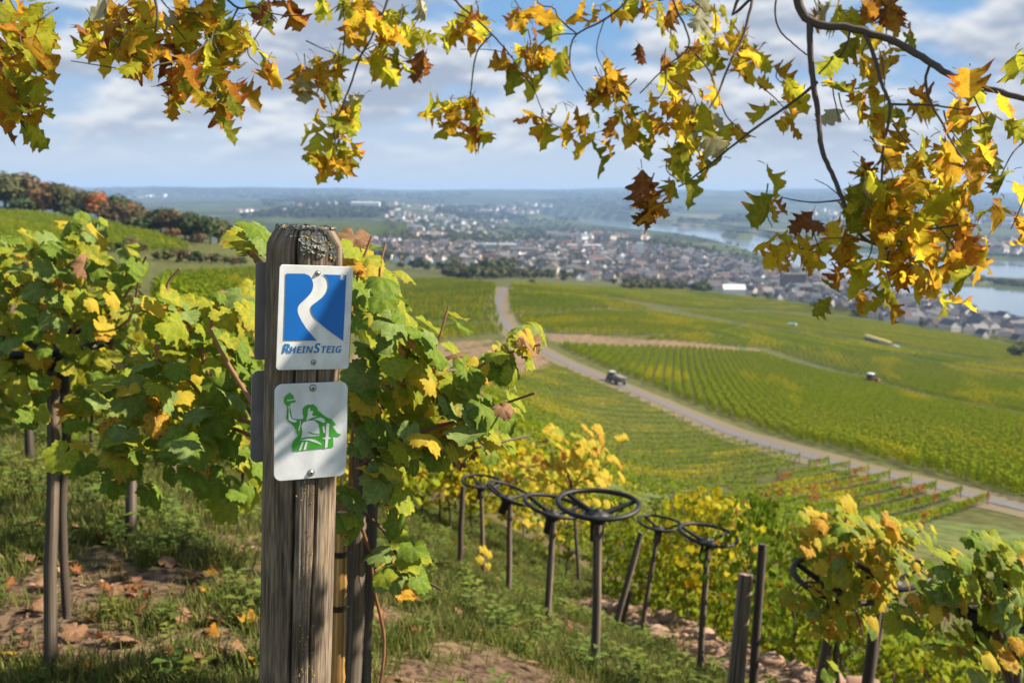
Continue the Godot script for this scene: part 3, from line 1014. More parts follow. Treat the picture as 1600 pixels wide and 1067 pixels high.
func build_town() -> void:
	rng.seed = 555
	var kinds := [house_meshes(9, 11, 6.0, 4.2), house_meshes(8, 10, 4.2, 4.6), house_meshes(11, 15, 8.0, 4.0), house_meshes(10, 22, 6.5, 3.6), house_meshes(13, 13, 9.5, 5.0)]
	var win := []
	for q in [[9.0, 11.0, 6.0], [8.0, 10.0, 4.2], [11.0, 15.0, 8.0], [10.0, 22.0, 6.5], [13.0, 13.0, 9.5]]:
		var wb := MB.new()
		var rows := int(q[2] / 2.9)
		for rw in rows:
			for sd in 4:
				var along: float = q[1] if sd < 2 else q[0]
				var m := int(along / 3.0)
				for k in m:
					var off := (k + 0.5) / m * along - along * 0.5
					var y := 1.6 + rw * 2.8
					var s := 1.0 if sd % 2 == 0 else -1.0
					if sd < 2:
						add_box(wb, Transform3D(Basis(), Vector3(s * q[0] * 0.5, y, off)), Vector3(0.12, 1.4, 1.0))
					else:
						add_box(wb, Transform3D(Basis(), Vector3(off, y, s * q[1] * 0.5)), Vector3(1.0, 1.4, 0.12))
		win.append(wb.mesh())
	var walls := [[lin(0.78, 0.76, 0.72), "white"], [lin(0.62, 0.56, 0.44), "cream"], [lin(0.45, 0.38, 0.28), "sand coloured"], [lin(0.52, 0.50, 0.48), "grey"], [lin(0.75, 0.74, 0.72), "white"], [lin(0.40, 0.29, 0.22), "pale brick"]]
	var roofs := [[lin(0.085, 0.09, 0.105), "dark slate"], [lin(0.14, 0.13, 0.135), "grey slate"], [lin(0.15, 0.085, 0.065), "red tile"], [lin(0.12, 0.08, 0.065), "brown tile"], [lin(0.06, 0.065, 0.08), "near black slate"]]
	for w in walls:
		w.append(flat_mat(w[0], 0.9))
	for r in roofs:
		r.append(flat_mat(r[0], 0.75))
	var glass := flat_mat(lin(0.04, 0.05, 0.06), 0.2)
	# candidate places, near ones first
	var spots := []
	var seen := {}
	var lo := Vector2(1e9, 1e9)
	var hi := Vector2(-1e9, -1e9)
	for p in town_poly:
		lo = lo.min(p)
		hi = hi.max(p)
	var tries := 0
	while tries < 9000:
		tries += 1
		var p := Vector2(rr(lo.x, hi.x), rr(lo.y, hi.y))
		if not Geometry2D.is_point_in_polygon(p, town_poly) or in_river(p):
			continue
		# fewer houses far back on the left, gardens between; packed tight by the river
		var tight := smooth(-100.0, 250.0, p.x + (p.y + 1100.0) * 0.1)
		var cell := Vector2i((p / lerpf(19.0, 12.0, tight)).floor())
		if seen.has(cell):
			continue
		if rng.randf() > 0.5 + 0.38 * tight:
			continue
		seen[cell] = true
		spots.append([p.length(), p])
	spots.sort_custom(func(a, b): return a[0] < b[0])
	var far_x := []
	var far_c := []
	var far_rc := []
	for k in spots.size():
		var p: Vector2 = spots[k][1]
		var east := smooth(0.05, 0.35, p.x / -p.y)
		var kind := 0
		var x := rng.randf()
		kind = 1 if x < 0.3 else (0 if x < 0.65 else (2 if x < 0.86 else (3 if x < 0.94 else 4)))
		var wi := rng.randi() % 6
		var ri: int = [0, 1, 4, 0, 1, 3][rng.randi() % 6] if rng.randf() < 0.66 + 0.34 * east else [2, 3, 3, 1, 3, 0][rng.randi() % 6]
		if east > 0.6 and rng.randf() < 0.35:
			wi = 3
		var turn: float = [0.2, 0.2 + PI / 2, 0.5, -0.15, 1.3][rng.randi() % 5] + rr(-0.15, 0.15)
		var sc := rr(0.62, 0.95)
		var base := Vector3(p.x, ground(p.x, p.y), p.y)
		if k < 280:
			var t := thing("house", "%s %s house with %s roof, %s" % [["two storey", "small steep gabled", "large", "long", "tall square"][kind], walls[wi][1], roofs[ri][1], "near the river" if east > 0.75 else ("in mid town" if east > 0.2 else ("at the left vineyard edge" if k < 90 else "in the left of town"))], "house", base, "houses in the near streets of the town")
			t.rotation.y = turn
			t.scale = Vector3.ONE * sc
			part(t, "wall", kinds[kind][0], walls[wi][2])
			var rf := part(t, "roof", kinds[kind][1], roofs[ri][2])
			part(rf, "chimney", kinds[kind][2], walls[5][2])
			part(t, "window", win[kind], glass).set_meta("kind", "stuff")
		else:
			far_x.append([Transform3D(Basis(Vector3.UP, turn).scaled(Vector3.ONE * sc), base), walls[wi][0], roofs[ri][0], kind])
	# villages on the far slopes and the plain
	for v in [[[360, 331], [560, 334], 60, 1.3], [[600, 336], [760, 345], 46, 1.3], [[620, 345], [790, 352], 26, 1.3], [[190, 305], [260, 310], 16, 1.6], [[740, 326], [860, 334], 40, 2.0], [[450, 318], [720, 330], 40, 1.5], [[1440, 340], [1640, 352], 90, 2.0], [[1480, 380], [1640, 398], 90, 1.6], [[1250, 330], [1430, 345], 50, 2.0], [[640, 355], [780, 372], 46, 1.1], [[860, 366], [1010, 376], 40, 1.4]]:
		for k in v[2]:
			var g := hit(rr(v[0][0], v[1][0]), rr(v[0][1], v[1][1]))
			if in_river(Vector2(g.x, g.z)):
				continue
			far_x.append([Transform3D(Basis(Vector3.UP, rr(0, 3)).scaled(Vector3.ONE * v[3] * rr(0.7, 1.2)), g), walls[rng.randi() % 5][0], roofs[[0, 1, 3, 1, 2][rng.randi() % 5]][0], rng.randi() % 4])
	for kind in 5:
		var xs := []
		var c1 := []
		var c2 := []
		for f in far_x:
			if f[3] == kind:
				xs.append(f[0])
				c1.append(vary(f[1], 0.1))
				c2.append(vary(f[2], 0.15))
		if xs.size() == 0:
			continue
		var wm := flat_mat(Color.WHITE, 0.9)
		wm.vertex_color_use_as_albedo = true
		scatter("far_houses", kinds[kind][0], wm, xs, c1, "walls of the more distant houses of the town and villages")
		scatter("far_roofs", kinds[kind][1], wm, xs, c2, "roofs of the more distant houses of the town and villages")
	# buildings that stand out
	landmark("long_building", "long pale blue roofed winery hall behind the dark trees", 735, 806, 389, 8.0, lin(0.55, 0.52, 0.46), lin(0.30, 0.36, 0.42), 16.0, 1.5, 6)
	landmark("block_building", "plain beige block of flats right of the long hall", 808, 826, 402, 13.0, lin(0.42, 0.38, 0.31), lin(0.2, 0.18, 0.17), 14.0, 0.6, 4)
	landmark("hall_building", "big white hall alone on the far ridge", 556, 586, 326, 26.0, lin(0.8, 0.79, 0.76), lin(0.6, 0.6, 0.6), 40.0, 3.0, 6)
	landmark("stone_tower", "massive brown stone castle tower among slate roofs near the river", 1231, 1245, 458, 20.0, lin(0.17, 0.145, 0.125), lin(0.10, 0.095, 0.09), 12.0, 0.7, 3)
	landmark("keep_building", "dark broad stone keep right beside the castle tower", 1248, 1258, 461, 9.0, lin(0.12, 0.105, 0.095), lin(0.08, 0.08, 0.085), 14.0, 3.0, 3)
	landmark("barn_building", "white gable barn at the lower edge of the middle town", 1139, 1153, 460, 5.0, lin(0.8, 0.79, 0.77), lin(0.62, 0.6, 0.58), 9.0, 4.0, 2)
	landmark("white_building", "white long factory hall with flat roof near the island woods", 895, 930, 390, 9.0, lin(0.7, 0.7, 0.7), lin(0.5, 0.42, 0.40), 30.0, 1.0, 6)
	landmark("tower_building", "slim white tower house standing above the red roofs", 997, 1003, 400, 22.0, lin(0.75, 0.74, 0.72), lin(0.2, 0.2, 0.22), 9.0, 3.0, 2)

func landmark(called: String, label: String, x0: float, x1: float, py: float, h: float, wc: Color, rc: Color, deep: float, roof: float, wins: int) -> void:
	var a := hit(x0, py)
	var b := hit(x1, py)
	var w := Vector2(a.x - b.x, a.z - b.z).length()
	if w > 140.0:
		w = absf(b.x - a.x)
	var g := (a + b) * 0.5
	g.y = ground(g.x, g.z)
	var t := thing(called, label, "building", g)
	t.rotation.y = PI / 2 + rr(-0.1, 0.1)
	var ms := house_meshes(deep, w, h, roof)
	part(t, "wall", ms[0], flat_mat(wc, 0.9))
	var rf := part(t, "roof", ms[1], flat_mat(rc, 0.7))
	part(rf, "chimney", ms[2], flat_mat(lin(0.3, 0.2, 0.15), 0.9))
	var wb := MB.new()
	add_box(wb, Transform3D(), Vector3(0.16, 1.7, 1.3))
	var wm := wb.mesh(flat_mat(lin(0.04, 0.05, 0.06), 0.2))
	for rw in maxi(1, int(h / 4.0)):
		for k in wins:
			part(t, "window", wm, null, Transform3D(Basis(), Vector3(deep * 0.5, 2.0 + rw * 3.4, ((k + 0.5) / wins - 0.5) * w)))

# ------------------------------------------------------------------ vehicles
func wheel_mesh(r: float, w: float) -> ArrayMesh:
	var mb := MB.new()
	add_tube(mb, [Vector3(-w * 0.5, 0, 0), Vector3(-w * 0.4, 0, 0), Vector3(w * 0.4, 0, 0), Vector3(w * 0.5, 0, 0)], [r * 0.9, r, r, r * 0.9], 16)
	return mb.mesh()

func add_wheel(t: Node3D, pos: Vector3, r: float, w: float) -> void:
	var wh := part(t, "wheel", wheel_mesh(r, w), M.rubber, Transform3D(Basis(), pos))
	var hb := MB.new()
	add_tube(hb, [Vector3(-w * 0.53, 0, 0), Vector3(w * 0.53, 0, 0)], [r * 0.5, r * 0.5], 10)
	part(wh, "rim", hb.mesh(), M.steel)

func bevel_box(size: Vector3, top := 0.85, up := 0.0) -> ArrayMesh:
	# a body whose upper edges draw in
	var mb := MB.new()
	var hx := size.x * 0.5
	var hz := size.z * 0.5
	var lv := [[0.0, 0.94, 0.96], [size.y * 0.15, 1.0, 1.0], [size.y * 0.7, 1.0, 1.0], [size.y * 0.93, lerpf(1.0, top, 0.6), lerpf(1.0, top, 0.5)], [size.y, top, top]]
	var rings := []
	for l in lv:
		var ring := []
		for q in 20:
			var a := TAU * q / 20.0
			var cx := signf(cos(a)) * pow(absf(cos(a)), 0.35)
			var cz := signf(sin(a)) * pow(absf(sin(a)), 0.35)
			ring.append(mb.vert(Vector3(cx * hx * l[1], l[0] + up, cz * hz * l[2])))
		rings.append(ring)
	for k in lv.size() - 1:
		for q in 20:
			mb.quad(rings[k][q], rings[k + 1][q], rings[k + 1][(q + 1) % 20], rings[k][(q + 1) % 20])
	var c0 := mb.vert(Vector3(0, size.y + up, 0))
	var c1 := mb.vert(Vector3(0, up, 0))
	for q in 20:
		mb.tri(c0, rings[4][(q + 1) % 20], rings[4][q])
		mb.tri(c1, rings[0][q], rings[0][(q + 1) % 20])
	return mb.mesh()

func build_tractor(t: Node3D, paint: Material, roof: Material) -> void:
	part(t, "bonnet", bevel_box(Vector3(0.85, 0.75, 1.5), 0.8), paint, Transform3D(Basis(), Vector3(0, 0.65, 1.0)))
	part(t, "chassis", bevel_box(Vector3(0.7, 0.4, 2.9), 0.95), M.rubber, Transform3D(Basis(), Vector3(0, 0.4, 0.3)))
	var cab := part(t, "cab", bevel_box(Vector3(1.25, 1.35, 1.35), 0.9), M.dark_glass, Transform3D(Basis(), Vector3(0, 0.8, -0.4)))
	part(cab, "roof", bevel_box(Vector3(1.35, 0.2, 1.5), 0.9), roof, Transform3D(Basis(), Vector3(0, 1.36, 0)))
	for s in [-1.0, 1.0]:
		part(cab, "pillar", bevel_box(Vector3(0.1, 1.4, 0.1), 1.0), paint, Transform3D(Basis(), Vector3(s * 0.6, 0, 0.62)))
		part(t, "fender", bevel_box(Vector3(0.3, 0.35, 1.2), 0.8), paint, Transform3D(Basis(), Vector3(s * 0.62, 0.95, -0.6)))
		add_wheel(t, Vector3(s * 0.62, 0.58, -0.6), 0.58, 0.34)
		add_wheel(t, Vector3(s * 0.52, 0.38, 1.35), 0.38, 0.24)
		part(t, "headlight", bevel_box(Vector3(0.16, 0.14, 0.06), 0.9), M.lamp_glass, Transform3D(Basis(), Vector3(s * 0.25, 1.05, 1.76)))

func build_vehicles() -> void:
	M.rubber = flat_mat(lin(0.02, 0.02, 0.022), 0.8)
	M.steel = flat_mat(lin(0.45, 0.46, 0.48), 0.4, 0.8)
	M.dark_glass = flat_mat(lin(0.03, 0.05, 0.06), 0.12)
	M.lamp_glass = flat_mat(lin(0.8, 0.8, 0.78), 0.15)
	var white := flat_mat(lin(0.8, 0.8, 0.78), 0.4)
	# green tractor with a loaded trailer on the lane
	var a := hit(955, 597)
	var b := hit(985, 609)
	var d := b - a
	var t := thing("tractor", "dark green tractor with a pale cab roof standing on the lane", "tractor", a + Vector3(0, 0.08, 0))
	t.rotation.y = atan2(-d.x, -d.z)
	build_tractor(t, flat_mat(lin(0.02, 0.06, 0.04), 0.4), flat_mat(lin(0.42, 0.42, 0.4), 0.5))
	t.scale = Vector3.ONE * 0.76
	var tr_at := a + d.normalized() * 3.1
	tr_at.y = ground(tr_at.x, tr_at.z) + 0.08
	var tr := thing("trailer", "grey blue farm trailer hitched behind the green tractor on the lane", "trailer", tr_at)
	tr.rotation.y = t.rotation.y
	tr.scale = Vector3.ONE * 0.86
	part(tr, "tub", bevel_box(Vector3(1.7, 0.8, 3.4), 1.06), flat_mat(lin(0.13, 0.15, 0.19), 0.45), Transform3D(Basis(), Vector3(0, 0.75, 0)))
	part(tr, "load", bevel_box(Vector3(1.45, 0.3, 3.1), 0.7), flat_mat(lin(0.20, 0.17, 0.13), 0.9), Transform3D(Basis(), Vector3(0, 1.45, 0)))
	part(tr, "drawbar", bevel_box(Vector3(0.12, 0.12, 1.4), 1.0), M.rubber, Transform3D(Basis(), Vector3(0, 0.6, 2.2)))
	for s in [-1.0, 1.0]:
		add_wheel(tr, Vector3(s * 0.8, 0.45, -0.5), 0.45, 0.3)
	# red tractor between the rows
	var g := hit(1363, 600)
	var t2 := thing("tractor", "small red and white tractor working between the rows of the big plot", "tractor", g + Vector3(0, 0.05, 0))
	t2.rotation.y = 0.7
	build_tractor(t2, flat_mat(lin(0.22, 0.035, 0.03), 0.45), flat_mat(lin(0.7, 0.7, 0.72), 0.4))
	t2.scale = Vector3.ONE * 1.35
	# road train of yellow roofed carriages
	var p0 := hit(1352, 533)
	var p1 := hit(1404, 546)
	var dir := (p1 - p0).normalized()
	var tt := thing("road_train", "sightseeing road train with four yellow roofed carriages on a vineyard track", "road train", (p0 + p1) * 0.5 + Vector3(0, 0.1, 0))
	tt.rotation.y = atan2(dir.x, dir.z)
	var yellow := flat_mat(lin(0.46, 0.34, 0.08), 0.55)
	var blue := flat_mat(lin(0.30, 0.38, 0.48), 0.4)
	var span := (p1 - p0).length()
	var one := span / 5.2
	for k in 4:
		var z := -span * 0.5 + one * (k + 0.5)
		var car := part(tt, "carriage", bevel_box(Vector3(2.1, 1.2, one * 0.86), 1.0), M.dark_glass, Transform3D(Basis(), Vector3(0, 0.45, z)))
		part(car, "roof", bevel_box(Vector3(2.5, 0.7, one * 0.95), 0.75), yellow, Transform3D(Basis(), Vector3(0, 1.9, 0)))
		for s in [-1.0, 1.0]:
			part(car, "post", bevel_box(Vector3(0.1, 0.8, 0.1), 1.0), M.steel, Transform3D(Basis(), Vector3(s * 0.95, 1.15, one * 0.3)))
			part(car, "wheel", wheel_mesh(0.38, 0.3), M.rubber, Transform3D(Basis(), Vector3(s * 0.8, -0.1, 0)))
	var eng := part(tt, "engine", bevel_box(Vector3(1.9, 1.6, one * 0.9), 0.9), blue, Transform3D(Basis(), Vector3(0, 0.4, span * 0.5 - one * 0.35)))
	part(eng, "window", bevel_box(Vector3(1.95, 0.6, one * 0.4), 0.95), M.dark_glass, Transform3D(Basis(), Vector3(0, 0.85, 0)))
	for s in [-1.0, 1.0]:
		part(eng, "wheel", wheel_mesh(0.42, 0.3), M.rubber, Transform3D(Basis(), Vector3(s * 0.8, 0, 0.4)))
	# pale blue van
	var vg := hit(1238, 511)
	var van := thing("van", "pale blue van parked on the track high in the vineyards", "van", vg + Vector3(0, 0.05, 0))
	van.rotation.y = 1.0
	part(van, "body", bevel_box(Vector3(2.0, 1.7, 5.0), 0.85), flat_mat(lin(0.32, 0.48, 0.60), 0.35), Transform3D(Basis(), Vector3(0, 0.4, 0)))
	part(van, "window", bevel_box(Vector3(2.03, 0.55, 3.2), 0.93), M.dark_glass, Transform3D(Basis(), Vector3(0, 1.3, 0.5)))
	for s in [-1.0, 1.0]:
		add_wheel(van, Vector3(s * 0.9, 0.36, 1.6), 0.36, 0.24)
		add_wheel(van, Vector3(s * 0.9, 0.36, -1.6), 0.36, 0.24)
		part(van, "headlight", bevel_box(Vector3(0.3, 0.2, 0.06), 0.9), M.lamp_glass, Transform3D(Basis(), Vector3(s * 0.65, 0.8, 2.5)))

# ------------------------------------------------------------------ leaves
var vine_leaves := []
var vine_low := []
var oak_leaves := []
var vine_mats := {}
var oak_mats := {}

func grape_radius(th: float, j: float) -> float:
	var r := 0.0
	var k := 0
	for lobe in [[0.0, 1.0], [1.02, 0.93], [-1.02, 0.9], [2.02, 0.74], [-2.02, 0.78]]:
		var dt := wrapf(th - lobe[0], -PI, PI)
		r = maxf(r, lobe[1] * (1.0 + 0.05 * sin(j * 7.0 + k)) * (1.0 - 0.30 * pow(absf(dt) / 0.62, 1.6)))
		k += 1
	r = maxf(r, 0.7)
	var back := PI - absf(th)
	r *= 1.0 - 0.86 * exp(-pow(back / 0.2, 2.0))
	return r

func leaf_z(p: Vector2, cup: float, wave: float, ph: float) -> float:
	var q := p.length()
	return -cup * q * q + wave * sin(atan2(p.x, p.y) * 3.0 + ph) * q * q * 0.5 + 0.06 * (1.0 - exp(-absf(p.x) * 6.0)) + 0.05 * sin(p.x * 9.0 + ph) * sin(p.y * 8.0) * q

# a grape leaf: base of the blade at the origin, tip towards -y, upper side +z, unit radius about 1
func grape_leaf(sd: int, cup: float, wave: float, around := 44) -> ArrayMesh:
	rng.seed = sd
	var mb := MB.new()
	var ph := rr(0, TAU)
	var j := rr(0, 6)
	var rings := []
	var fr := [0.36, 0.7, 1.0] if around > 20 else [1.0]
	var c := mb.vert(Vector3(0, 0, leaf_z(Vector2.ZERO, cup, wave, ph)), Vector2(0.5, 0.5))
	for f in fr.size():
		var ring := []
		for k in around:
			var th := TAU * k / around - PI
			var r: float = grape_radius(th, j) * fr[f]
			if f == fr.size() - 1 and around > 20:
				r *= 1.0 + (0.055 if k % 2 == 0 else -0.045) + rr(-0.015, 0.015)
			var p := Vector2(sin(th), -cos(th)) * r
			ring.append(mb.vert(Vector3(p.x, p.y, leaf_z(p, cup, wave, ph)), Vector2(0.5, 0.5) + p * 0.48))
		rings.append(ring)
	for k in around:
		var k2 := (k + 1) % around
		mb.tri(c, rings[0][k2], rings[0][k])
		for f in fr.size() - 1:
			mb.quad(rings[f][k], rings[f][k2], rings[f + 1][k2], rings[f + 1][k])
	if around > 20:
		add_tube(mb, [Vector3(0, -0.02, 0.0), Vector3(0, 0.22, -0.16), Vector3(0.03, 0.52, -0.5)], [0.022, 0.018, 0.022], 4)
	return mb.mesh()

const OAK_EDGE := [[0.0, 0.012], [0.05, 0.05], [0.13, 0.11], [0.22, 0.24], [0.235, 0.19], [0.265, 0.17], [0.33, 0.20], [0.40, 0.31], [0.455, 0.385], [0.46, 0.33], [0.505, 0.30], [0.505, 0.235], [0.535, 0.195], [0.60, 0.235], [0.68, 0.34], [0.73, 0.38], [0.73, 0.32], [0.765, 0.27], [0.76, 0.20], [0.79, 0.17], [0.85, 0.20], [0.90, 0.24], [0.90, 0.15], [0.93, 0.08], [1.0, 0.012]]

# a red oak leaf: stalk end at the origin, tip at -y, about 1 long
func oak_leaf(sd: int, curl: float, droop: float) -> ArrayMesh:
	rng.seed = sd
	var mb := MB.new()
	var ph := rr(0, TAU)
	var w := rr(0.85, 1.12)
	var tw := rr(-0.5, 0.5)
	var rows := {}
	for s in [-1.0, 1.0]:
		var mids := []
		var halves := []
		var tips := []
		var last := 0.0
		for e in OAK_EDGE:
			var jit: float = rr(-0.018, 0.018)
			var t: float = e[0] + jit * 0.6
			var x: float = e[1] * w * (1.0 + rr(-0.14, 0.14))
			var tm := maxf(last, t - 0.34 * x)
			last = tm
			for col in 3:
				var f := [0.0, 0.5, 1.0][col] as float
				var px: float = s * x * f
				var py := lerpf(tm, t, f)
				var z: float = -droop * py * py + curl * px * px * 1.6 + 0.05 * sin(py * 9.0 + ph + px * 4.0) + tw * px * py + 0.03 * sin(px * 22.0 + ph)
				var id := mb.vert(Vector3(px, -py, z), Vector2(0.5 + px, py))
				if col == 0:
					mids.append(id)
				elif col == 1:
					halves.append(id)
				else:
					tips.append(id)
		for k in OAK_EDGE.size() - 1:
			if s > 0:
				mb.quad(mids[k], mids[k + 1], halves[k + 1], halves[k])
				mb.quad(halves[k], halves[k + 1], tips[k + 1], tips[k])
			else:
				mb.quad(mids[k], halves[k], halves[k + 1], mids[k + 1])
				mb.quad(halves[k], tips[k], tips[k + 1], halves[k + 1])
	add_tube(mb, [Vector3(0, 0.02, 0), Vector3(0, 0.13, -0.02), Vector3(0.01, 0.26, -0.09)], [0.011, 0.009, 0.012], 4)
	return mb.mesh()

func build_leaves() -> void:
	for k in 7:
		vine_leaves.append(grape_leaf(700 + k, [0.18, 0.3, -0.15, 0.42, 0.1, 0.55, 0.25][k], [0.1, 0.25, 0.3, 0.2, 0.4, 0.3, 0.15][k]))
	for k in 3:
		vine_low.append(grape_leaf(720 + k, [0.2, 0.4, -0.1][k], 0.25, 11))
	for k in 7:
		oak_leaves.append(oak_leaf(740 + k, [0.3, 0.9, -0.6, 1.4, 0.2, 2.2, -1.0][k], [0.15, 0.3, 0.1, 0.45, -0.1, 0.5, 0.25][k]))
	var B := lin(0.20, 0.09, 0.03)
	var pale := lin(0.30, 0.34, 0.12)
	vine_mats = {
		"green": tex_leaf_mat(leaf_tex(false, lin(0.11, 0.185, 0.018), lin(0.17, 0.235, 0.024), lin(0.24, 0.26, 0.05), lin(0.22, 0.28, 0.10), 0.95, 1), 0.75),
		"grey": tex_leaf_mat(leaf_tex(false, lin(0.15, 0.22, 0.055), lin(0.21, 0.28, 0.07), lin(0.26, 0.29, 0.06), lin(0.30, 0.35, 0.17), 1.0, 2), 0.7, 0.7),
		"light": tex_leaf_mat(leaf_tex(false, lin(0.23, 0.30, 0.022), lin(0.34, 0.365, 0.025), lin(0.46, 0.38, 0.05), pale, 0.8, 3), 0.9),
		"turning": tex_leaf_mat(leaf_tex(false, lin(0.25, 0.305, 0.028), lin(0.46, 0.40, 0.025), lin(0.40, 0.17, 0.05), pale, 0.72, 4), 0.9),
		"yellow": tex_leaf_mat(leaf_tex(false, lin(0.58, 0.43, 0.03), lin(0.50, 0.40, 0.05), lin(0.45, 0.20, 0.04), lin(0.50, 0.44, 0.10), 0.75, 5), 1.0),
		"gold": tex_leaf_mat(leaf_tex(false, lin(0.52, 0.31, 0.03), lin(0.46, 0.22, 0.03), B, lin(0.5, 0.35, 0.1), 0.6, 6), 0.9),
		"brown": tex_leaf_mat(leaf_tex(false, lin(0.24, 0.13, 0.07), lin(0.30, 0.17, 0.09), B * 0.7, lin(0.36, 0.24, 0.15), 0.7, 7), 0.4)}
	oak_mats = {
		"green": tex_leaf_mat(leaf_tex(true, lin(0.20, 0.24, 0.025), lin(0.31, 0.31, 0.03), lin(0.40, 0.24, 0.03), lin(0.30, 0.30, 0.08), 0.62, 11), 1.35),
		"lime": tex_leaf_mat(leaf_tex(true, lin(0.40, 0.43, 0.03), lin(0.52, 0.46, 0.035), lin(0.55, 0.28, 0.03), lin(0.25, 0.33, 0.06), 0.66, 12), 1.35),
		"yellow": tex_leaf_mat(leaf_tex(true, lin(0.62, 0.44, 0.025), lin(0.54, 0.42, 0.035), lin(0.52, 0.19, 0.03), lin(0.36, 0.32, 0.05), 0.55, 13), 1.35),
		"gold": tex_leaf_mat(leaf_tex(true, lin(0.50, 0.28, 0.02), lin(0.42, 0.28, 0.03), lin(0.36, 0.11, 0.02), lin(0.30, 0.20, 0.04), 0.5, 14), 1.35),
		"orange": tex_leaf_mat(leaf_tex(true, lin(0.42, 0.17, 0.025), lin(0.45, 0.25, 0.03), lin(0.24, 0.06, 0.02), lin(0.32, 0.16, 0.03), 0.5, 15), 0.9),
		"pale": tex_leaf_mat(leaf_tex(true, lin(0.42, 0.40, 0.26), lin(0.38, 0.39, 0.22), lin(0.45, 0.30, 0.14), lin(0.5, 0.48, 0.34), 0.7, 16), 0.5, 0.55),
		"brown": tex_leaf_mat(leaf_tex(true, lin(0.20, 0.075, 0.025), lin(0.26, 0.11, 0.04), lin(0.12, 0.045, 0.02), lin(0.3, 0.16, 0.07), 0.6, 17), 0.5)}
	M.bark = flat_mat(lin(0.10, 0.075, 0.055), 0.95)
	M.bark.albedo_texture = noise_tex(0.06, 256, 0.45, 1.35, 31, 4)
	M.bark.uv1_triplanar = true
	M.bark.uv1_scale = Vector3(22, 22, 22)
	M.bark.heightmap_enabled = true
	M.bark.heightmap_texture = M.bark.albedo_texture
	M.bark.heightmap_scale = 0.3
	M.cane = flat_mat(lin(0.24, 0.11, 0.05), 0.6)
	M.cane_dark = flat_mat(lin(0.10, 0.05, 0.035), 0.7)

func ordinal(k: int) -> String:
	var ones := ["", "first", "second", "third", "fourth", "fifth", "sixth", "seventh", "eighth", "ninth", "tenth", "eleventh", "twelfth", "thirteenth", "fourteenth", "fifteenth", "sixteenth", "seventeenth", "eighteenth", "nineteenth"]
	if k < 20:
		return ones[k]
	var tens: String = ["", "", "twent", "thirt", "fort", "fift", "sixt", "sevent", "eight", "ninet"][mini(k / 10, 9)]
	return tens + "ieth" if k % 10 == 0 else tens + "y " + ones[k % 10]

func pick(w: Dictionary) -> String:
	var total := 0.0
	for k in w:
		total += w[k]
	var x := rng.randf() * total
	for k in w:
		x -= w[k]
		if x <= 0.0:
			return k
	return w.keys()[0]

# turn a leaf so that its upper side looks along nn and its tip points roughly along tip
func leaf_basis(nn: Vector3, tip: Vector3, s: float) -> Basis:
	var z := nn.normalized()
	var y := -(tip - z * tip.dot(z))
	if y.length() < 0.05:
		y = z.cross(Vector3(0.3, 0.2, 0.9))
	y = y.normalized()
	var x := y.cross(z)
	return Basis(x, y, z).scaled(Vector3(s, s, s))

# blobs: [pixel x, pixel y, half width, half height, leaves]; leaf tags which palette
func vine_foliage(t: Node3D, blobs: Array, depth: float, deep: float, size: float, palette: Dictionary, most := 300, more := 1.0) -> void:
	var made := 0
	var rest := {}
	for b in blobs:
		for k in int(b[4] * more):
			var o := Vector2.from_angle(rr(0, TAU)) * sqrt(rng.randf())
			var dz := rr(-deep, deep) * (1.0 if b.size() < 6 else 0.5)
			var dd: float = (depth if b.size() < 6 else b[5]) + dz
			var p := at(b[0] + o.x * b[2], b[1] + o.y * b[3], dd)
			var out := Vector3(o.x * 0.7, 0.35 - o.y * 0.5, 0.45 - dz * 0.9)
			var nn := (out + sun_dir * 0.95 + rand_dir() * 0.6).normalized()
			var tip := Vector3(o.x * 0.5, -1.0, 0.25) + rand_dir() * 0.7
			var s := size * rr(0.62, 1.25)
			var bs := leaf_basis(nn, tip, s)
			var mk := pick(palette)
			if made < most:
				part(t, "leaf", vine_leaves[rng.randi() % vine_leaves.size()], vine_mats[mk], Transform3D(bs, p - t.position))
				made += 1
			else:
				if not rest.has(mk):
					rest[mk] = []
				rest[mk].append(Transform3D(bs, p - t.position))
	if rest.size():
		var am := ArrayMesh.new()
		for mk in rest:
			am = merged(vine_leaves, rest[mk], vine_mats[mk], am)
		part(t, "foliage", am).set_meta("kind", "stuff")

func merged(kinds: Array, xfs: Array, mat: Material, onto: ArrayMesh) -> ArrayMesh:
	var st := SurfaceTool.new()
	st.begin(Mesh.PRIMITIVE_TRIANGLES)
	for x in xfs:
		st.append_from(kinds[rng.randi() % kinds.size()], 0, x)
	st.set_material(mat)
	return st.commit(onto)

func cane_part(t: Node3D, pts: Array, r0: float, r1: float, mat: Material, called := "cane") -> void:
	var w := []
	for p in pts:
		w.append(at(p[0], p[1], p[2]) - t.position)
	var sp := spline(w, 4)
	var mb := MB.new()
	add_tube(mb, sp, taper(sp.size(), r0, r1), 7, Color.WHITE, 0.12)
	part(t, called, mb.mesh(), mat)

# ------------------------------------------------------------------ stakes with wheel rings
var ring_mesh: ArrayMesh
var spoke_mesh: ArrayMesh
var hub_mesh: ArrayMesh

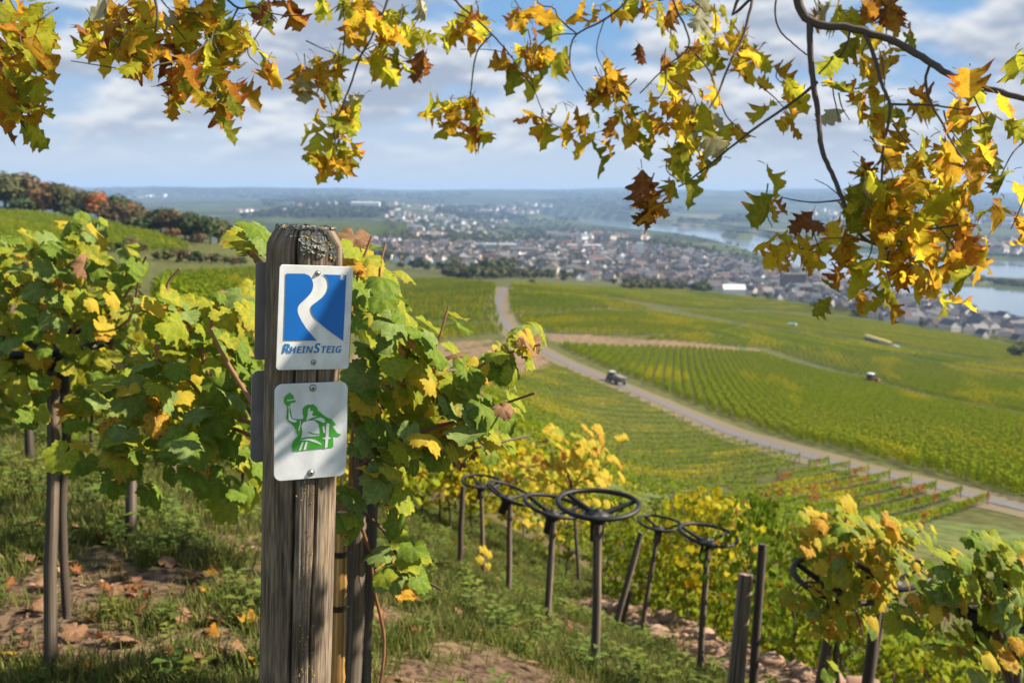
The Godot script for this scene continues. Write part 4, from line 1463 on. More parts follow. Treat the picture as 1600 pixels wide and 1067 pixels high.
func build_ring_meshes() -> void:
	var mb := MB.new()
	var n1 := 40
	var n2 := 10
	for a in n1 + 1:
		var th := TAU * a / n1
		for b in n2 + 1:
			var ph := TAU * b / n2
			var r := 0.2 + 0.0132 * cos(ph)
			mb.vert(Vector3(cos(th) * r, 0.0128 * sin(ph) + 0.004 * sin(th * 2.0 + 0.6), sin(th) * r), Vector2(float(a) / n1, float(b) / n2))
	for a in n1:
		for b in n2:
			mb.quad(a * (n2 + 1) + b, (a + 1) * (n2 + 1) + b, (a + 1) * (n2 + 1) + b + 1, a * (n2 + 1) + b + 1)
	ring_mesh = mb.mesh()
	var sb := MB.new()
	add_tube(sb, [Vector3(0, -0.055, 0), Vector3(0.05, -0.05, 0), Vector3(0.13, -0.025, 0), Vector3(0.2, -0.002, 0)], [0.017, 0.016, 0.0125, 0.011], 7)
	spoke_mesh = sb.mesh()
	var hb := MB.new()
	add_tube(hb, [Vector3(0, -0.025, 0), Vector3(0, -0.04, 0), Vector3(0, -0.055, 0), Vector3(0, -0.075, 0), Vector3(0, -0.1, 0), Vector3(0, -0.19, 0)], [0.012, 0.03, 0.07, 0.05, 0.036, 0.034], 14)
	hub_mesh = hb.mesh()
	M.iron = flat_mat(lin(0.012, 0.0125, 0.014), 0.55, 0.0, 0.4)
	M.iron.albedo_texture = noise_tex(0.05, 128, 0.6, 1.3, 71)
	M.iron.uv1_triplanar = true
	M.iron.uv1_scale = Vector3(6, 6, 6)
	M.stake = flat_mat(lin(0.20, 0.16, 0.12), 0.9)
	M.stake.albedo_texture = streak_tex(128, 256, 81)
	M.stake.heightmap_enabled = true
	M.stake.heightmap_texture = M.stake.albedo_texture
	M.stake.heightmap_scale = 0.12
	M.stake_pale = M.stake.duplicate()
	M.stake_pale.albedo_color = lin(0.30, 0.25, 0.19).linear_to_srgb()
	M.stake_dark = M.stake.duplicate()
	M.stake_dark.albedo_color = lin(0.11, 0.085, 0.065).linear_to_srgb()

# wood grain: fine fibres along v
func streak_tex(w: int, h: int, sd: int) -> ImageTexture:
	var nz := FastNoiseLite.new()
	nz.seed = sd
	nz.frequency = 0.05
	nz.fractal_octaves = 3
	var data := PackedByteArray()
	data.resize(w * h * 3)
	for y in h:
		for x in w:
			var a := TAU * x / w
			var q := nz.get_noise_3d(cos(a) * w * 0.45, sin(a) * w * 0.45, y * 0.14)
			var q2 := nz.get_noise_3d(cos(a) * w * 0.09 + 90.0, sin(a) * w * 0.09, y * 0.05)
			var s := clampf(0.72 + 0.45 * q + 0.4 * q2, 0.2, 1.0)
			var k := (y * w + x) * 3
			data[k] = int(s * 255.0)
			data[k + 1] = int(s * 250.0)
			data[k + 2] = int(s * 243.0)
	return ImageTexture.create_from_image(Image.create_from_data(w, h, false, Image.FORMAT_RGB8, data))

func stake_mesh(top: Vector3, foot: Vector3, r_top: float, r_foot: float) -> ArrayMesh:
	# from the foot upwards, a little crooked
	var mb := MB.new()
	var pts := []
	var rad := []
	var down := (foot - top).normalized()
	var end := foot + down * 0.25
	for k in 9:
		var f := k / 8.0
		pts.append(end.lerp(top, f) + Vector3(n_fine.get_noise_2d(f * 60.0, top.x * 90.0), 0, n_fine.get_noise_2d(f * 60.0 + 300.0, top.x * 90.0)) * 0.014 * (1.0 - f))
		rad.append(lerpf(r_foot, r_top, f))
	add_tube(mb, pts, rad, 10, Color.WHITE, 0.03)
	return mb.mesh()

func ring_stake(label: String, px: float, py: float, fx: float, fy: float, depth: float, tilt: Vector2, spin: float, foot_depth := -1.0, thick := 1.0) -> Node3D:
	var top := at(px, py, depth)
	var foot := at(fx, fy, depth if foot_depth < 0.0 else foot_depth)
	var t := thing("ring_stake", label, "vine stake", foot, "stakes with iron wheel rings")
	var up := (top - foot).normalized()
	part(t, "stake", stake_mesh(top - up * 0.1 - foot, Vector3.ZERO, 0.022 * thick, 0.0255 * thick), M.stake)
	var ring_basis := Basis(Vector3(0, 0, 1), tilt.x) * Basis(Vector3(1, 0, 0), tilt.y) * Basis(Vector3.UP, spin)
	var wh := part(t, "wheel", ring_mesh, M.iron, Transform3D(ring_basis, top - foot))
	for k in 3:
		part(wh, "spoke", spoke_mesh, M.iron, Transform3D(Basis(Vector3.UP, k * TAU / 3.0), Vector3.ZERO))
	part(wh, "hub", hub_mesh, M.iron)
	return t

func plain_stake(called: String, label: String, x0: float, y0: float, x1: float, y1: float, depth: float, r0: float, r1: float, mat: Material, group := "") -> Node3D:
	var top := at(x0, y0, depth)
	var foot := at(x1, y1, depth)
	var t := thing(called, label, "stake", foot, group)
	part(t, "pole", stake_mesh(top - foot, Vector3.ZERO, r0, r1), mat)
	return t

func build_stakes() -> void:
	ring_stake("bare wheel ring on its grey stake, the largest and nearest of the row", 935, 787, 929, 1075, 4.9, Vector2(-0.02, 0.05), 0.3)
	ring_stake("bare wheel ring on a leaning stake, behind and touching the rim of another wheel", 1031, 817, 1000, 1000, 9.2, Vector2(-0.1, 0.02), 0.1)
	ring_stake("bare wheel ring tipped to the right, beside the thick cut post", 1107, 835, 1092, 1062, 6.9, Vector2(-0.14, 0.04), 0.6)
	ring_stake("bare wheel ring under the shoot tips of the vine by the sign post", 752, 752, 755, 905, 10.2, Vector2(-0.06, 0.05), 0.0)
	ring_stake("wheel ring tipped steeply, second from the sign post", 797, 770, 793, 985, 8.2, Vector2(-0.38, 0.03), 0.8)
	ring_stake("wheel ring half hidden by yellow leaves, left of the largest wheel", 866, 790, 850, 1045, 6.5, Vector2(-0.2, 0.02), 0.5)
	ring_stake("wheel ring wrapped in the yellow vine by the soil bank", 1312, 905, 1281, 1075, 4.4, Vector2(-0.08, 0.12), 0.4)
	ring_stake("wheel ring behind the yellow vine, dark rim to its right", 1392, 895, 1355, 1075, 5.3, Vector2(0.14, 0.04), 0.2)
	ring_stake("wheel ring under the large green vine at the lower edge of the slope", 1545, 940, 1588, 1090, 3.7, Vector2(-0.1, 0.08), 0.9)
	ring_stake("wheel ring carrying the leafy vine to the left of the sign post", 84, 533, 78, 955, 3.35, Vector2(0.02, 0.06), 0.5, -1.0, 0.9)
	plain_stake("cut_post", "thick weathered post sawn flat at the top, standing by the soil bank", 1166, 897, 1149, 1078, 4.6, 0.036, 0.042, M.stake_pale)
	plain_stake("slanting_stake", "thin stake slanting across behind the largest wheel ring", 1002, 832, 961, 982, 8.6, 0.028, 0.03, M.stake)
	plain_stake("slanting_stake", "short dark stake beside the foot of the slanting one", 985, 925, 969, 985, 9.2, 0.02, 0.022, M.stake_dark)
	plain_stake("vine_stake", "dark stake left of the first wheel ring, under the vine leaves", 723, 760, 718, 886, 10.5, 0.028, 0.03, M.stake_dark)
	plain_stake("vine_stake", "tall dark stake inside the green bush right of the cut post", 1192, 850, 1176, 1075, 5.4, 0.024, 0.026, M.stake_dark)
	plain_stake("vine_stake", "dark stake rising into the yellow vine, right of its ring stake", 1372, 940, 1352, 1090, 4.9, 0.026, 0.03, M.stake_dark)
	plain_stake("vine_stake", "grey stake right behind the bamboo cane", 561, 700, 547, 1090, 2.25, 0.022, 0.024, M.stake)
	plain_stake("vine_stake", "thin dark stake behind the grey one", 583, 720, 574, 940, 2.8, 0.018, 0.018, M.stake_dark)
	plain_stake("vine_stake", "grey stake under the vine left of the sign post, half way back", 206, 700, 201, 892, 4.9, 0.027, 0.03, M.stake)
	plain_stake("vine_stake", "far grey stake at the edge of the grass, leftmost of all stakes", 42, 560, 46, 760, 6.3, 0.028, 0.03, M.stake_dark)
	plain_stake("vine_stake", "far stake with a vine stem twining right of it", 268, 690, 272, 832, 7.0, 0.024, 0.026, M.stake)
	plain_stake("vine_stake", "slightly slanting far stake just left of the sign post", 404, 710, 386, 832, 7.4, 0.026, 0.028, M.stake_dark)
	var bam := thing("bamboo_cane", "yellow brown bamboo cane tied beside the sign post", "cane", at(526, 1095, 2.05))
	var bb := MB.new()
	var pts := []
	var rad := []
	for k in 33:
		var f := k / 32.0
		pts.append(at(526, 1095, 2.05).lerp(at(533, 800, 2.05), f) - bam.position)
		rad.append(0.0152 - 0.002 * f + (0.0016 if k % 8 == 4 else 0.0))
	add_tube(bb, pts, rad, 14)
	M.bamboo = flat_mat(lin(0.60, 0.34, 0.09), 0.45)
	M.bamboo.albedo_texture = streak_tex(64, 128, 86)
	part(bam, "pole", bb.mesh(), M.bamboo)
	for y in [865.0, 949.0]:
		var tb := MB.new()
		for k in 3:
			var cpt := at(530 - (y - 800) * 0.02, y + k * 3 - 3, 2.05) - bam.position
			var ring := []
			for q in 17:
				ring.append(cpt + Vector3(cos(TAU * q / 16.0) * 0.0165, 0.001 * q * 0.3, sin(TAU * q / 16.0) * 0.0165))
			add_tube(tb, ring, taper(17, 0.0016, 0.0016), 5)
		add_tube(tb, [at(531, y, 2.03) - bam.position, at(548, y - 1, 2.18) - bam.position], [0.0016, 0.0016], 5)
		part(bam, "tie_wire", tb.mesh(), M.iron)

# ------------------------------------------------------------------ the vines one can walk up to
func build_vines() -> void:
	rng.seed = 1200
	var A := {"green": 5.0, "grey": 2.2, "light": 4.2, "turning": 2.6, "yellow": 1.7, "gold": 0.5, "brown": 0.35}
	var left := thing("grapevine", "leafy green and yellow vine grown over the wheel ring at the left", "grapevine", at(98, 960, 3.4))
	cane_part(left, [[104, 965, 3.42], [100, 900, 3.4], [97, 780, 3.4], [103, 680, 3.4], [95, 610, 3.38], [86, 545, 3.38]], 0.015, 0.014, M.bark, "trunk")
	cane_part(left, [[90, 560, 3.38], [130, 545, 3.2], [152, 525, 3.15]], 0.016, 0.01, M.bark, "cane")
	cane_part(left, [[97, 700, 3.4], [120, 660, 3.3], [160, 590, 3.2], [175, 530, 3.1]], 0.009, 0.006, M.cane_dark)
	cane_part(left, [[95, 620, 3.4], [75, 595, 3.4], [62, 590, 3.4]], 0.014, 0.01, M.bark)
	for c in [[[86, 545, 3.38], [60, 480, 3.3], [52, 400, 3.2]], [[110, 540, 3.3], [128, 440, 3.2], [140, 360, 3.1]], [[140, 530, 3.2], [190, 470, 3.0], [228, 400, 2.9]], [[60, 540, 3.4], [10, 500, 3.3], [-30, 420, 3.3]], [[150, 525, 3.1], [200, 500, 2.9], [215, 440, 2.8]]]:
		cane_part(left, c, 0.006, 0.003, M.cane)
	vine_foliage(left, [[35, 400, 60, 38, 34], [135, 352, 32, 20, 12], [125, 395, 50, 40, 24], [210, 412, 28, 26, 9], [60, 470, 85, 50, 46], [170, 470, 55, 45, 26], [60, 560, 80, 45, 34], [25, 620, 50, 40, 20], [175, 560, 55, 45, 22], [135, 640, 40, 35, 12], [-60, 480, 60, 110, 20], [190, 620, 45, 40, 16]], 3.2, 0.38, 0.043, A, 300, 1.7)

	var mid := thing("grapevine", "broad leaved vine filling the gap between the left vine and the sign post", "grapevine", at(440, 1080, 2.3))
	cane_part(mid, [[440, 1085, 2.3], [432, 900, 2.3], [420, 760, 2.25], [400, 665, 2.2], [380, 630, 2.25]], 0.007, 0.005, M.bark, "trunk")
	for c in [[[400, 665, 2.2], [360, 650, 2.3], [330, 655, 2.35], [290, 645, 2.4]], [[330, 650, 2.35], [300, 600, 2.3], [245, 560, 2.2]], [[400, 640, 2.1], [330, 520, 2.2], [345, 480, 2.2]], [[410, 690, 2.2], [350, 668, 2.3], [300, 700, 2.3]], [[345, 640, 2.3], [300, 520, 2.3], [260, 455, 2.3], [280, 420, 2.3]]]:
		cane_part(mid, c, 0.0055, 0.003, M.cane)
	vine_foliage(mid, [[150, 470, 26, 22, 2, 2.3], [245, 490, 45, 32, 11, 2.2], [300, 505, 45, 40, 16], [355, 500, 40, 45, 15], [390, 480, 22, 40, 8], [404, 388, 22, 34, 6, 1.9], [300, 570, 80, 50, 36], [220, 600, 55, 45, 20], [370, 580, 40, 60, 18], [250, 680, 80, 42, 26], [330, 670, 60, 55, 22], [300, 705, 40, 40, 8, 2.1], [215, 735, 60, 40, 12], [370, 740, 35, 40, 9], [130, 705, 36, 20, 3, 2.2], [350, 800, 20, 20, 2]], 2.45, 0.3, 0.045, {"green": 6.0, "grey": 2.4, "light": 3.2, "turning": 2.4, "yellow": 1.1, "gold": 0.4, "brown": 0.3}, 300, 1.4)

	var right := thing("grapevine", "vine spreading long shoots to the right of the sign post", "grapevine", at(585, 1080, 2.3))
	cane_part(right, [[592, 1085, 2.35], [600, 1000, 2.35], [584, 920, 2.3], [576, 860, 2.25], [552, 780, 2.15], [548, 700, 2.1], [560, 610, 2.1]], 0.0042, 0.004, M.cane, "trunk")
	for c in [[[540, 660, 2.0], [560, 655, 2.0], [575, 640, 2.05], [600, 560, 2.1], [592, 440, 2.0], [602, 380, 2.0]], [[560, 730, 2.0], [620, 690, 1.95], [720, 655, 1.95], [790, 630, 1.95], [836, 614, 1.9]], [[565, 745, 2.1], [640, 720, 2.15], [740, 700, 2.2], [830, 680, 2.3]], [[570, 640, 2.1], [640, 580, 2.05], [680, 540, 2.0], [700, 480, 2.0]], [[565, 600, 2.1], [700, 600, 2.0], [770, 560, 1.95], [845, 538, 1.9]], [[555, 790, 2.1], [600, 830, 2.1], [632, 886, 2.1], [690, 922, 2.05]], [[540, 640, 2.0], [545, 520, 1.95], [556, 440, 1.95], [580, 370, 1.95]], [[640, 700, 2.1], [700, 690, 2.1], [770, 660, 2.1]]]:
		cane_part(right, c, 0.0042, 0.0022, M.cane_dark if c[0][1] > 700 else M.cane)
	vine_foliage(right, [[580, 430, 34, 42, 11], [612, 450, 26, 40, 8], [540, 480, 18, 50, 8, 2.3], [560, 385, 16, 20, 2], [602, 505, 44, 42, 18], [660, 525, 36, 30, 10], [712, 500, 16, 28, 2], [600, 580, 62, 44, 28], [690, 580, 62, 38, 22], [565, 650, 26, 60, 16], [640, 650, 70, 45, 26], [715, 640, 50, 42, 16], [600, 720, 46, 45, 15], [680, 700, 60, 30, 14], [755, 690, 46, 24, 9], [745, 560, 35, 26, 7], [800, 560, 34, 32, 9, 1.95], [832, 524, 20, 14, 4, 1.95], [605, 785, 34, 38, 6, 2.0], [548, 800, 24, 50, 9, 2.0], [625, 880, 42, 40, 10, 2.1], [655, 870, 20, 25, 3, 2.1], [800, 640, 30, 20, 4], [610, 900, 20, 16, 2]], 2.1, 0.26, 0.041, {"green": 5.4, "grey": 3.6, "light": 3.4, "turning": 2.4, "yellow": 1.2, "gold": 0.4, "brown": 0.4}, 300, 1.3)

	var gold := thing("grapevine", "bright yellow vine standing behind the wheel rings", "grapevine", at(905, 900, 8.0))
	cane_part(gold, [[905, 905, 8.0], [900, 840, 8.0], [895, 770, 8.0], [880, 720, 8.0]], 0.016, 0.012, M.bark, "trunk")
	for c in [[[895, 770, 8.0], [860, 700, 7.9], [850, 680, 7.9]], [[895, 770, 8.0], [925, 700, 8.0], [935, 680, 8.0]], [[895, 760, 8.0], [955, 720, 7.9], [975, 688, 7.9]], [[895, 770, 8.0], [820, 730, 8.0], [800, 720, 8.0]]]:
		cane_part(gold, c, 0.007, 0.004, M.cane)
	vine_foliage(gold, [[870, 705, 42, 38, 60], [915, 700, 34, 34, 40], [935, 672, 10, 10, 4], [880, 745, 70, 26, 48], [820, 738, 34, 24, 22, 9.0], [850, 815, 44, 22, 10, 9.0], [975, 690, 8, 14, 3], [950, 735, 26, 24, 14], [780, 725, 26, 18, 10, 11.0], [925, 790, 40, 14, 8], [750, 880, 22, 24, 12, 10.0]], 7.6, 0.5, 0.052, {"light": 0.8, "yellow": 9.0, "gold": 1.4, "turning": 0.8, "brown": 0.1})

	var wheel_vine := thing("grapevine", "yellow and orange vine tumbling over a wheel ring by the soil bank", "grapevine", at(1296, 1080, 4.4))
	cane_part(wheel_vine, [[1312, 1082, 4.45], [1306, 1020, 4.4], [1318, 980, 4.35], [1300, 930, 4.35], [1318, 905, 4.35]], 0.012, 0.011, M.bark, "trunk")
	for c in [[[1318, 915, 4.3], [1290, 850, 4.2], [1262, 790, 4.2]], [[1318, 915, 4.3], [1370, 850, 4.3], [1440, 830, 4.2]], [[1318, 915, 4.3], [1320, 840, 4.3], [1325, 785, 4.3]], [[1318, 920, 4.2], [1340, 960, 4.2], [1350, 1000, 4.2]], [[1318, 915, 4.3], [1260, 910, 4.2], [1240, 930, 4.1]], [[1380, 870, 4.3], [1420, 880, 4.2], [1450, 900, 4.1]]]:
		cane_part(wheel_vine, c, 0.0065, 0.003, M.cane_dark)
	vine_foliage(wheel_vine, [[1270, 830, 30, 34, 22], [1322, 800, 14, 22, 8], [1310, 850, 52, 42, 52], [1375, 840, 50, 36, 38], [1430, 832, 38, 18, 14], [1345, 890, 60, 34, 36], [1260, 930, 30, 26, 12], [1300, 945, 36, 22, 14], [1360, 930, 40, 24, 16], [1310, 985, 36, 22, 12], [1350, 965, 24, 24, 8], [1420, 890, 30, 26, 14], [1298, 1045, 10, 14, 4]], 4.3, 0.36, 0.047, {"green": 1.2, "grey": 0.8, "light": 3.4, "turning": 2.2, "yellow": 6.0, "gold": 1.6, "brown": 0.1}, 300, 1.5)

	var corner := thing("grapevine", "large leaved green vine over the wheel ring at the lower right", "grapevine", at(1590, 1095, 3.6))
	cane_part(corner, [[1592, 1100, 3.6], [1588, 1030, 3.6], [1560, 960, 3.6], [1545, 935, 3.6]], 0.014, 0.012, M.bark, "trunk")
	for c in [[[1545, 940, 3.6], [1500, 900, 3.5], [1470, 860, 3.5]], [[1545, 940, 3.6], [1560, 880, 3.6], [1545, 830, 3.6]], [[1545, 940, 3.5], [1490, 950, 3.4], [1450, 990, 3.4]], [[1545, 940, 3.6], [1610, 900, 3.5], [1640, 850, 3.5]]]:
		cane_part(corner, c, 0.0065, 0.003, M.cane)
	vine_foliage(corner, [[1540, 865, 40, 34, 24], [1585, 880, 30, 40, 18], [1490, 890, 30, 30, 16], [1470, 940, 46, 26, 20], [1530, 930, 50, 36, 28], [1580, 960, 34, 40, 20], [1500, 1000, 40, 26, 12], [1540, 1020, 30, 26, 9], [1590, 1010, 26, 40, 10], [1640, 920, 40, 80, 20], [1450, 985, 20, 20, 5], [1530, 1050, 10, 8, 3], [1420, 960, 24, 22, 8]], 3.55, 0.3, 0.05, {"green": 5.0, "grey": 2.5, "light": 4.0, "turning": 1.6, "yellow": 2.0, "gold": 0.2, "brown": 0.05}, 300, 1.35)

	# the next vines down the slope: bushes of smaller leaves
	var fol := []
	for k in 5:
		rng.seed = 1300 + k
		fol.append(bush_mesh(340))
	var trunk := MB.new()
	add_tube(trunk, [Vector3(0, -0.3, 0), Vector3(0.02, 0.2, 0.01), Vector3(-0.02, 0.5, 0), Vector3(0.03, 0.85, 0.02)], [0.017, 0.014, 0.013, 0.014], 6)
	var trunk_mesh_ := trunk.mesh()
	var cane := MB.new()
	for k in 6:
		var a := k * 1.05
		add_tube(cane, [Vector3(0.03, 0.8, 0.02), Vector3(cos(a) * 0.22, 0.98, sin(a) * 0.22), Vector3(cos(a) * 0.4, 1.2 + 0.05 * k, sin(a) * 0.4)], [0.008, 0.006, 0.003], 5)
	var cane_mesh := cane.mesh()
	var tones := {"green": lin(0.13, 0.195, 0.016), "light": lin(0.235, 0.275, 0.02), "yellow": lin(0.46, 0.38, 0.02), "gold": lin(0.40, 0.26, 0.02)}
	for k in tones:
		M["bush_" + k] = leaf_mat(tones[k], 0.85, 0.5)
	rng.seed = 1400
	var spots := []
	# two bushes that show singly, then ranks behind
	spots.append([1040, 890, 11.0, "light", "green and yellow vine bush right behind the largest wheel ring", 1.05, ""])
	spots.append([1075, 880, 11.8, "green", "green vine bush left of the tipped wheel ring", 1.0, ""])
	spots.append([1205, 985, 6.4, "green", "upright green vine bush growing round a dark stake by the cut post", 0.98, ""])
	var nr := 0
	for z in [13.2, 15.0, 16.8, 18.8, 21.0, 23.5]:
		var x := -2.6
		var nb := 0
		var x_end: float = 4.4 if z < 14.0 else 0.17 * z
		nr += 1
		while x < x_end:
			var px: float = 800.0 + x / z * FPX
			nb += 1
			spots.append([px, -1.0, z + rr(-0.3, 0.3), ["green", "green", "light", "light", "yellow"][rng.randi() % 5] if px < 1000 or px > 1250 else ["green", "light"][rng.randi() % 2], "vine bush, %s from the left in the %s rank behind the wheel rings" % [ordinal(nb), ordinal(nr)], rr(0.95, 1.15), "vine bushes on the slope behind the wheel rings"])
			x += rr(0.75, 1.0)
	var n2 := 0
	for q in [[1090, 9.5, "light"], [1120, 9.0, "yellow"], [1150, 9.2, "light"], [1060, 10.2, "light"], [1030, 11.0, "green"], [1120, 10.6, "green"], [1190, 9.6, "light"], [1240, 8.6, "light"], [1220, 10.0, "yellow"], [1270, 9.8, "green"], [1330, 8.6, "green"], [1390, 8.0, "green"], [1440, 7.4, "light"], [1480, 8.4, "green"], [1540, 7.6, "light"], [1600, 8.8, "green"], [1350, 7.2, "green"], [1270, 7.9, "light"]]:
		n2 += 1
		spots.append([q[0], -1.0, q[1], q[2], "%s vine bush on the lower terrace, %s counted away from the soil bank" % [q[2], ordinal(n2)], rr(0.85, 1.05), "vine bushes on the lower terrace"])
	var n3 := 0
	for q in [[10, 10.5], [30, 7.5], [130, 8.2], [150, 11.0], [230, 7.6], [280, 11.2], [300, 8.4], [370, 8.0], [400, 10.8], [430, 7.6], [515, 8.2], [525, 11.2], [600, 9.2], [620, 12.0], [655, 12.4], [700, 12.6], [735, 13.0]]:
		n3 += 1
		spots.append([q[0], -1.0, q[1], ["green", "light", "light", "yellow"][rng.randi() % 4], "vine bush behind the broad leaved left vines, the %s from the left" % ordinal(n3), rr(0.95, 1.1), "vine bushes behind the left vines"])
	for s in spots:
		var p := Vector3((s[0] - 800.0) / FPX * s[2], 0, -s[2])
		p.y = ground(p.x, p.z)
		var t := thing("grapevine", s[4], "grapevine", p, s[6])
		t.rotation.y = rr(0, TAU)
		t.scale = Vector3.ONE * s[5]
		if (s[4] as String).begins_with("upright"):
			t.scale = Vector3(0.62, 0.98, 0.62)
		part(t, "trunk", trunk_mesh_, M.bark)
		part(t, "cane", cane_mesh, M.cane_dark).set_meta("kind", "stuff")
		part(t, "foliage", fol[rng.randi() % 5], M["bush_" + s[3]]).set_meta("kind", "stuff")

func bush_mesh(count: int) -> ArrayMesh:
	var mb := MB.new()
	var st := SurfaceTool.new()
	st.begin(Mesh.PRIMITIVE_TRIANGLES)
	var arrs := []
	for m in vine_low:
		arrs.append((m as ArrayMesh).surface_get_arrays(0))
	for k in count:
		var a := rr(0, TAU)
		var hgt := pow(rng.randf(), 0.8)
		var rad := (0.18 + 0.34 * sin(clampf(hgt, 0.0, 1.0) * PI * 0.9 + 0.2)) * sqrt(rng.randf()) * 1.25
		var p := Vector3(cos(a) * rad, 0.42 + hgt * 1.0, sin(a) * rad)
		var nn := Vector3(cos(a), 0.6, sin(a)) + rand_dir() * 0.8
		var bs := leaf_basis(nn, Vector3(cos(a) * 0.4, -1, sin(a) * 0.4) + rand_dir() * 0.6, rr(0.03, 0.056))
		var src: Array = arrs[rng.randi() % arrs.size()]
		var c := Color(1, 1, 1) * rr(0.7, 1.25)
		if rng.randf() < 0.16:
			c = Color(2.0, 1.45, 0.6)
		elif rng.randf() < 0.04:
			c = Color(1.3, 0.55, 0.5)
		var off := mb.v.size()
		var vs: PackedVector3Array = src[Mesh.ARRAY_VERTEX]
		for q in vs.size():
			mb.vert(p + bs * vs[q], Vector2.ZERO, c)
		for q in (src[Mesh.ARRAY_INDEX] as PackedInt32Array):
			mb.i.append(off + q)
	return mb.mesh()

# ------------------------------------------------------------------ the marker post and its plates
func post_radius(a: float, y: float, top: float) -> float:
	var r := 0.0535 + 0.0012 * sin(a * 3.0 + 1.0) + 0.0008 * n_fine.get_noise_3d(cos(a) * 30.0, y * 25.0, sin(a) * 30.0)
	r += 0.0005 * n_fine.get_noise_3d(cos(a) * 190.0, y * 6.0, sin(a) * 190.0)
	for ck in [[-0.2, 0.011, 0.034, 0.0, 9.0], [0.36, 0.009, 0.026, 0.0, 1.35], [0.12, 0.003, 0.022, 1.25, 9.0], [-0.42, 0.004, 0.024, 1.3, 9.0], [2.4, 0.006, 0.03, 0.0, 9.0], [-2.2, 0.006, 0.03, 0.0, 9.0]]:
		var wob: float = ck[0] + 0.05 * sin(y * 4.0 + ck[0] * 9.0) + 0.02 * sin(y * 19.0)
		var d := absf(wrapf(a - wob, -PI, PI))
		if d < ck[2] * 1.6 and y > ck[3] and y < ck[4]:
			r -= ck[1] * (1.0 - smooth(0.0, ck[2] * 1.6, d)) * smooth(ck[3], ck[3] + 0.1, y)
	var e := top - y
	if e < 0.024:
		r -= 0.013 * pow(1.0 - e / 0.024, 1.3)
	return r

func print_sheet(pts: Array, quad: Array, w: float, h: float, z: float) -> MB:
	# outline read off a slanted view of the plate; quad holds the plate's corners there (tl, tr, br, bl)
	var poly := PackedVector2Array()
	for p in pts:
		var u := 0.5
		var v := 0.5
		for k in 12:
			var top: Vector2 = quad[0].lerp(quad[1], u)
			var bot: Vector2 = quad[3].lerp(quad[2], u)
			v = (p[1] - top.y) / (bot.y - top.y)
			var l: Vector2 = quad[0].lerp(quad[3], v)
			var r: Vector2 = quad[1].lerp(quad[2], v)
			u = (p[0] - l.x) / (r.x - l.x)
		poly.append(Vector2((u - 0.5) * w, (0.5 - v) * h))
	var mb := MB.new()
	var tris := Geometry2D.triangulate_polygon(poly)
	for p in poly:
		mb.vert(Vector3(p.x, p.y, z), p)
	for k in range(0, tris.size(), 3):
		var a := poly[tris[k]]
		var b := poly[tris[k + 1]]
		var c := poly[tris[k + 2]]
		if (b - a).cross(c - a) < 0.0:
			mb.tri(tris[k], tris[k + 1], tris[k + 2])
		else:
			mb.tri(tris[k], tris[k + 2], tris[k + 1])
	return mb

func join_mb(a: MB, b: MB) -> void:
	var off := a.v.size()
	for k in b.v.size():
		a.vert(b.v[k], b.uv[k], b.c[k])
	for k in b.i:
		a.i.append(k + off)

func curve_pts(pts: Array, closed_smooth := false, steps := 4) -> Array:
	var out := []
	var m := pts.size()
	for k in (m if closed_smooth else m - 1):
		var p0 := Vector2(pts[(k - 1 + m) % m][0], pts[(k - 1 + m) % m][1]) if closed_smooth or k > 0 else Vector2(pts[k][0], pts[k][1])
		var p1 := Vector2(pts[k][0], pts[k][1])
		var p2 := Vector2(pts[(k + 1) % m][0], pts[(k + 1) % m][1])
		var p3 := Vector2(pts[(k + 2) % m][0], pts[(k + 2) % m][1]) if closed_smooth or k < m - 2 else p2
		for s in steps:
			var q := p1.cubic_interpolate(p2, p0, p3, float(s) / steps)
			out.append([q.x, q.y])
	if not closed_smooth:
		out.append(pts[m - 1])
	return out

func plate_mesh(w: float, h: float, rad: float, thick: float) -> ArrayMesh:
	var mb := MB.new()
	var outline := []
	for c in [[1, 1, 0.0], [-1, 1, PI / 2], [-1, -1, PI], [1, -1, PI * 1.5]]:
		for k in 9:
			var a: float = c[2] + PI / 2 * k / 8.0
			outline.append(Vector2(c[0] * (w * 0.5 - rad) + cos(a) * rad, c[1] * (h * 0.5 - rad) + sin(a) * rad))
	var m := outline.size()
	var b := thick * 0.3
	var rows := []
	for l in [[thick * 0.5, -b], [thick * 0.5 - b, 0.0], [-thick * 0.5 + b, 0.0], [-thick * 0.5, -b]]:
		var row := []
		for p in outline:
			var q: Vector2 = p + (p as Vector2).normalized() * l[1]
			row.append(mb.vert(Vector3(q.x, q.y, l[0]), Vector2(q.x / w + 0.5, 0.5 - q.y / h)))
		rows.append(row)
	for k in 3:
		for q in m:
			mb.quad(rows[k][q], rows[k + 1][q], rows[k + 1][(q + 1) % m], rows[k][(q + 1) % m])
	for f in 2:
		var z := thick * 0.5 if f == 0 else -thick * 0.5
		var c := mb.vert(Vector3(0, 0, z), Vector2(0.5, 0.5))
		var ring := []
		for q in m:
			ring.append(mb.vert(mb.v[rows[0 if f == 0 else 3][q]], mb.uv[rows[0][q]]))
		for q in m:
			if f == 0:
				mb.tri(c, ring[(q + 1) % m], ring[q])
			else:
				mb.tri(c, ring[q], ring[(q + 1) % m])
	return mb.mesh()

